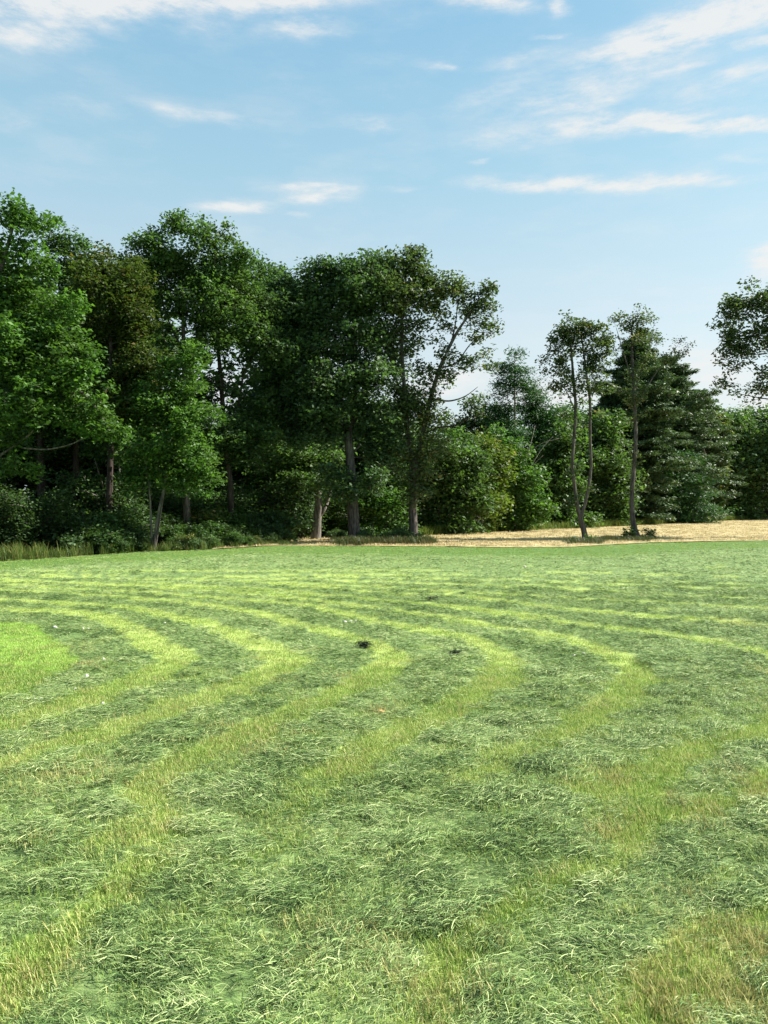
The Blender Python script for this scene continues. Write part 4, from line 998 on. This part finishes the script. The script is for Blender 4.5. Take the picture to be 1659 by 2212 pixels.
# --- undergrowth shrubs
LS = 'tall dark thicket shrub between the trunks inside the left woodland'
def proto_shrub(kind, seed, dens=1.0):
    r = np.random.default_rng(seed); lobes = []
    for k in range(9):
        lobes.append((r.normal(0, .45), r.uniform(.2, 1.25), r.uniform(.3, .5), r.uniform(.22, .4), .9, r.normal(0, .4)))
    return make_tree('undergrowth_shrub', 'x', 'shrub', 40, 0, [T([(0, -.03), (.1, .5), (.25, 1.1)], [.03, .01], ground=True, sides=5, part='stem'), T([(-.05, -.03), (-.2, .5), (-.35, .9)], [.025, .01], ground=True, sides=5, part='stem')], lobes, kind, L=.13, Wd=.075, dens=.9 * dens, local=True, seed=seed, spread=.2, per=20)
shr = [proto_shrub('dark', 601), proto_shrub('shrub', 602), proto_shrub('dark', 603), proto_shrub('weed', 604, .8)]  # dark leaf colour here carries the shade of the overhanging woodland trees
def proto_thicket(seed):
    r = np.random.default_rng(seed); lobes = []
    for k in range(12):
        lobes.append((r.normal(0, .9), r.uniform(.5, 3.2), r.uniform(.6, 1.0), r.uniform(.45, .8), .9, r.normal(0, .8)))
    return make_tree('thicket_shrub', 'x', 'shrub', 45, 0, [T([(0, -.03), (.1, 1.2), (.35, 2.8)], [.06, .02], ground=True, sides=5, part='stem', bark='bark_dark'), T([(-.05, -.03), (-.3, 1.2), (-.75, 2.4)], [.05, .02], ground=True, sides=5, part='stem', bark='bark_dark')], lobes, 'dark', L=.13, Wd=.08, dens=.5, local=True, seed=seed, spread=.33, per=30)
shr += [proto_thicket(611), proto_thicket(612)]
sfirst = [True] * 6
def put_shrub(k, x, y, h, lab, grp):
    pr = shr[k]; s = h / (1.5 if k < 4 else 3.6); loc = (x, y, 0); rz = float(rng.uniform(0, 6.28)); sc = (s * float(rng.uniform(.9, 1.5)), s * float(rng.uniform(.9, 1.4)), s)
    if sfirst[k]:
        sfirst[k] = False; pr.location = loc; pr.rotation_euler = (0, 0, rz); pr.scale = sc; pr['label'] = lab; pr['group'] = grp
    else: dup(pr, loc, rz, sc, lab, grp)
LU, GU = 'leafy undergrowth shrub in the shade along the left woodland edge', 'undergrowth shrubs along the left woodland edge'
for u in list(range(-90, 600, 22)):
    for row in range(3):
        uu = u + rng.uniform(-10, 10); dd = edge_y(np.array([(uu - CX) / F * 38]))[0] + [1.1, 2.8, 5.0][row] + rng.uniform(-.4, .6)
        x = (uu - CX) / F * dd; dd = edge_y(np.array([x]))[0] + [1.0, 2.7, 5.0][row] + rng.uniform(-.3, .6)
        if row < 2 and 308 < (x / dd * F + CX) < 372: continue
        h = [rng.uniform(.4, .9), rng.uniform(.8, 1.5), rng.uniform(1.2, 2.2)][row]
        put_shrub(int(rng.integers(0, 3)) if rng.random() > (.3 if u < 120 and row == 0 else .05) else 3, float(x), float(dd), float(h), LU, GU)
for u in range(-330, 640, 30):
    for row in range(3):
        x = (u + rng.uniform(-12, 12) - CX) / F * 46; e_ = float(edge_y(np.array([x]))[0])
        put_shrub(int(rng.choice([4, 5])), float(x), e_ + [9.5, 15, 24][row] + float(rng.uniform(-1.5, 1.5)), float(rng.uniform(3.2, 5.2)) * (.85 if row == 2 else .62 if u < 260 else .85), LS, 'thicket shrubs inside the left woodland')
LV, GV = 'low bush lining the far side of the straw field under the right wood edge', 'low bushes along the far side of the straw field'
for t in np.linspace(0, 1, 40):
    x = np.interp(t, [0, .35, 1], [-6, 9, 56]); y = np.interp(x, FAR_G[:, 0], FAR_G[:, 1])
    put_shrub(int(rng.choice([0, 1, 1, 3, 2])), float(x + rng.uniform(-.3, .3)), float(y + 3.4 + .012 * max(0, y - 50) * 4 + rng.uniform(0, 2.0)), float(rng.uniform(.7, 1.7)), LV, GV)

for u, v, h in [(742, 1171, .7), (783, 1173, .8), (838, 1170, .75), (858, 1172, .9), (876, 1172, .6), (908, 1173, .6), (590, 1174, .6), (575, 1176, .7), (732, 1168, .8)]:
    g = gnd(u, v)
    put_shrub(int(rng.integers(0, 3)), float(g[0]), float(g[1]), h, 'low bush in the rough strip around the feet of the central trunks', 'low bushes around the feet of the central trunks')
# --- tall grass at the left edge, verge grass, weeds around the lone trunks
def tall_clump(n, rad, l0, l1, w, seed, col):
    return (n, rad, l0, l1, w, 0, 3, 0)
M['tallgrass'] = blade_mat('tall_grass_blade', [(.1, (.045, .095, .018)), (.45, (.11, .175, .034)), (.75, (.21, .23, .06)), (.95, (.36, .31, .12))])
M['vergegrass'] = blade_mat('verge_blade', [(.1, (.06, .11, .018)), (.5, (.13, .19, .030)), (.9, (.25, .27, .07))])
tg = clump_objs('tall_grass', M['tallgrass'], [(34, .28, .35, .95, .016, 0, 3, 0)] * 3)
vg = clump_objs('verge_grass', M['vergegrass'], [(26, .35, .25, .75, .035, 0, 3, 0)] * 3)
n = 900
u = rng.uniform(-160, 600, n); wgt = np.clip(1 - u / 260, .22, 1)
k_ = rng.random(n) < wgt; u = u[k_]; n = len(u)
x = (u - CX) / F * 35; e = edge_y(x); y = e + np.abs(rng.normal(0, .7, n)) + .05
scatter('tall_grass', tg, np.c_[x, y, np.zeros(n)], rng.uniform(0, 6.28, n), rng.uniform(.5, 1.15, n) * np.clip(1.05 - np.maximum(u, 0) / 900, .5, 1), rng.integers(0, 3, n), np.clip(rng.normal(.55, .25, n) + np.where(u < 150, .15, -.2), 0, 1))
n = 2600
x = rng.uniform(-9, 58, n); y = np.interp(x, FAR_G[:, 0], FAR_G[:, 1]) + rng.uniform(-.1, 4.2, n)
scatter('verge_grass', vg, np.c_[x, y, np.full(n, .08)], rng.uniform(0, 6.28, n), rng.uniform(.6, 1.3, n), rng.integers(0, 3, n), np.clip(rng.normal(.5, .22, n), 0, 1))
M['strawblade'] = blade_mat('straw_blade', [(.1, (.25, .20, .095)), (.5, (.46, .385, .20)), (.9, (.60, .52, .30))])
stc = clump_objs('straw_stubble', M['strawblade'], [(16, .35, .04, .11, .03, 0, 3, 0)] * 3)
n = 5000
x = rng.uniform(-9, 64, n); y0_ = edge_y(x) + .1; y1_ = np.interp(x, FAR_G[:, 0], FAR_G[:, 1]) - .3; y = y0_ + (y1_ - y0_) * rng.random(n) ** 1.2
scatter('straw_stubble', stc, np.c_[x, y, np.full(n, .05)], rng.uniform(0, 6.28, n), rng.uniform(.6, 1.3, n), rng.integers(0, 3, n), np.clip(.5 + rng.normal(0, .2, n) + (fbm(x * .3, y * .3, 71, 3) - .5) * 1.4, 0, 1))
# dark tufts on the uncut strip under the lone trees
pts = []
for (ua, ub, v, nn, sp) in [(1222, 1300, 1173, 90, 3.2), (1300, 1412, 1168, 150, 3), (728, 800, 1177, 170, 2.5), (800, 935, 1175, 300, 2.6)]:
    uu = rng.uniform(ua, ub, nn); vv = v + rng.normal(0, sp * .5, nn); pts += [gnd(a, b) for a, b in zip(uu, vv)]
pts = np.array(pts); n = len(pts)
M['darkgrass'] = blade_mat('uncut_tuft_blade', [(.1, (.030, .055, .014)), (.5, (.065, .095, .025)), (.9, (.16, .12, .06))])
dg = clump_objs('uncut_tuft', M['darkgrass'], [(30, .26, .12, .42, .018, 0, 3, 0)] * 3)
scatter('uncut_grass', dg, np.c_[pts, np.zeros(n)], rng.uniform(0, 6.28, n), rng.uniform(.6, 1.2, n) * np.where(pts[:, 0] < 4, 1.35, 1.0), rng.integers(0, 3, n), rng.random(n))
def weed(label, u, v, h, spread_u, leaf='shrub', seed=1):
    d = gdist(v); r = np.random.default_rng(seed)
    stems = []; lobes = []
    for k in range(5):
        du = r.uniform(-spread_u, spread_u); hh = h * r.uniform(.5, 1)
        stems.append(T([(u + du * .5, v), (u + du * .8, v - hh * .5), (u + du, v - hh)], [.012, .006], ground=True, sides=5, part='stem'))
        lobes += [(u + du, v - hh, 4, 4, .8), (u + du * .8, v - hh * .55, 5, 4, .6)]
    make_tree('weed_clump', label, 'weeds', d, u, stems, lobes, leaf, L=.13, Wd=.08, spread=.12, per=10)
weed('low leafy weeds at the foot of the twin stemmed tree', 1262, 1172, 14, 26, 'shrub', 31)
weed('tall leafy weeds just left of the single leaning trunk', 1358, 1167, 26, 14, 'shrub', 32)
weed('spindly weeds standing right of the single leaning trunk', 1402, 1166, 24, 14, 'dark', 33)
weed('dry brown weeds beside the foot of the forked tall tree', 918, 1175, 9, 16, 'olive', 34)

# ------------------------------------------------------------------ small things lying in the mown grass
def lump(name, label, cat_, u, v, size, mat, group=None, seed=0, squash=.5, n=7):
    r = np.random.default_rng(seed); size = size * .72
    g = gnd(u, v); z = float(field_z(g[None])[0][0])
    th = np.linspace(0, 2 * math.pi, 9, endpoint=False); ph = np.linspace(.15, math.pi / 2, 4)
    V = [[0, 0, size * squash]]
    for p in ph:
        for t in th:
            k = size * (1 + r.normal(0, .16)); V.append([k * math.sin(p) * math.cos(t), k * math.sin(p) * math.sin(t) * .8, max(0, k * math.cos(p) * squash)])
    Fq = [[1 + a * 9 + b, 1 + a * 9 + (b + 1) % 9, 1 + (a + 1) * 9 + (b + 1) % 9, 1 + (a + 1) * 9 + b] for a in range(3) for b in range(9)]
    Ft = [[0, 1 + (b + 1) % 9, 1 + b] for b in range(9)]
    return thing(name, label, cat_, (float(g[0]), float(g[1]), z + .015), group, mesh_of(name, V, [np.array(Fq), np.array(Ft)], mat))
M['white'] = simple_mat('pale_fleck', (.40, .38, .33), (.66, .64, .58), 30, .7)
M['orange'] = simple_mat('dry_leaf_tan', (.42, .22, .07), (.66, .46, .22), 14, .8)
lump('pale_stone', 'largest white fleck in the mown grass, right of the bright green patch at left', 'stone', 185, 1472, .05, M['white'], seed=1, squash=.9)
for k, (u, v, s) in enumerate([(72, 1518, .035), (56, 1519, .028), (85, 1520, .045), (117, 1366, .06), (178, 1364, .035), (189, 1364, .04), (222, 1432, .03), (160, 1495, .028), (220, 1526, .03), (745, 1350, .06), (757, 1351, .07), (768, 1351, .06), (1262, 1420, .05), (1240, 1424, .04), (1134, 1229, .1), (355, 1356, .04)]):
    lump('pale_stone', 'small white fleck lying among the cut hay', 'stone', u, v, s, M['white'], 'small white flecks scattered in the hay', seed=10 + k, squash=.7)
lump('dry_leaf', 'tan orange dry leaf clump lying in the middle of the mown field', 'dry leaf', 822, 1552, .06, M['orange'], seed=40, squash=.35)
def tuft(label, u, v, n, rad, hgt, sc, seed):
    g = gnd(u, v); z = float(field_z(g[None])[0][0])
    a = blades(n, rad, .12, .3, .012, 1, .7, hgt, seed); b = blades(n // 2, rad * .7, .05, .13, .012, 0, 3, 0, seed + 1)
    V = np.concatenate([a[0], b[0]]) * sc; Fq = np.concatenate([a[1], b[1] + len(a[0])])
    return thing('hay_tuft', label, 'hay tuft', (float(g[0]), float(g[1]), z), None, mesh_of('hay_tuft', V, Fq, M['darktuft'], dict(tint=np.concatenate([a[2], b[2]]))))
M['darktuft'] = leaf_mat('shaded_hay', (.012, .020, .010), (.040, .055, .026), transl=.1)  # shaded face of the tufts painted in as a darker hay colour
tuft('dark shaded tuft of raked hay in the centre of the mown rows', 787, 1406, 110, .11, .12, .85, 5)
tuft('small dark hay tuft above the centre tuft, near the trees', 933, 1303, 40, .16, .06, 1.0, 8)
tuft('small dark hay tuft right of the centre tuft', 985, 1428, 40, .07, .05, .9, 11)
print('tris total', TRI[0])
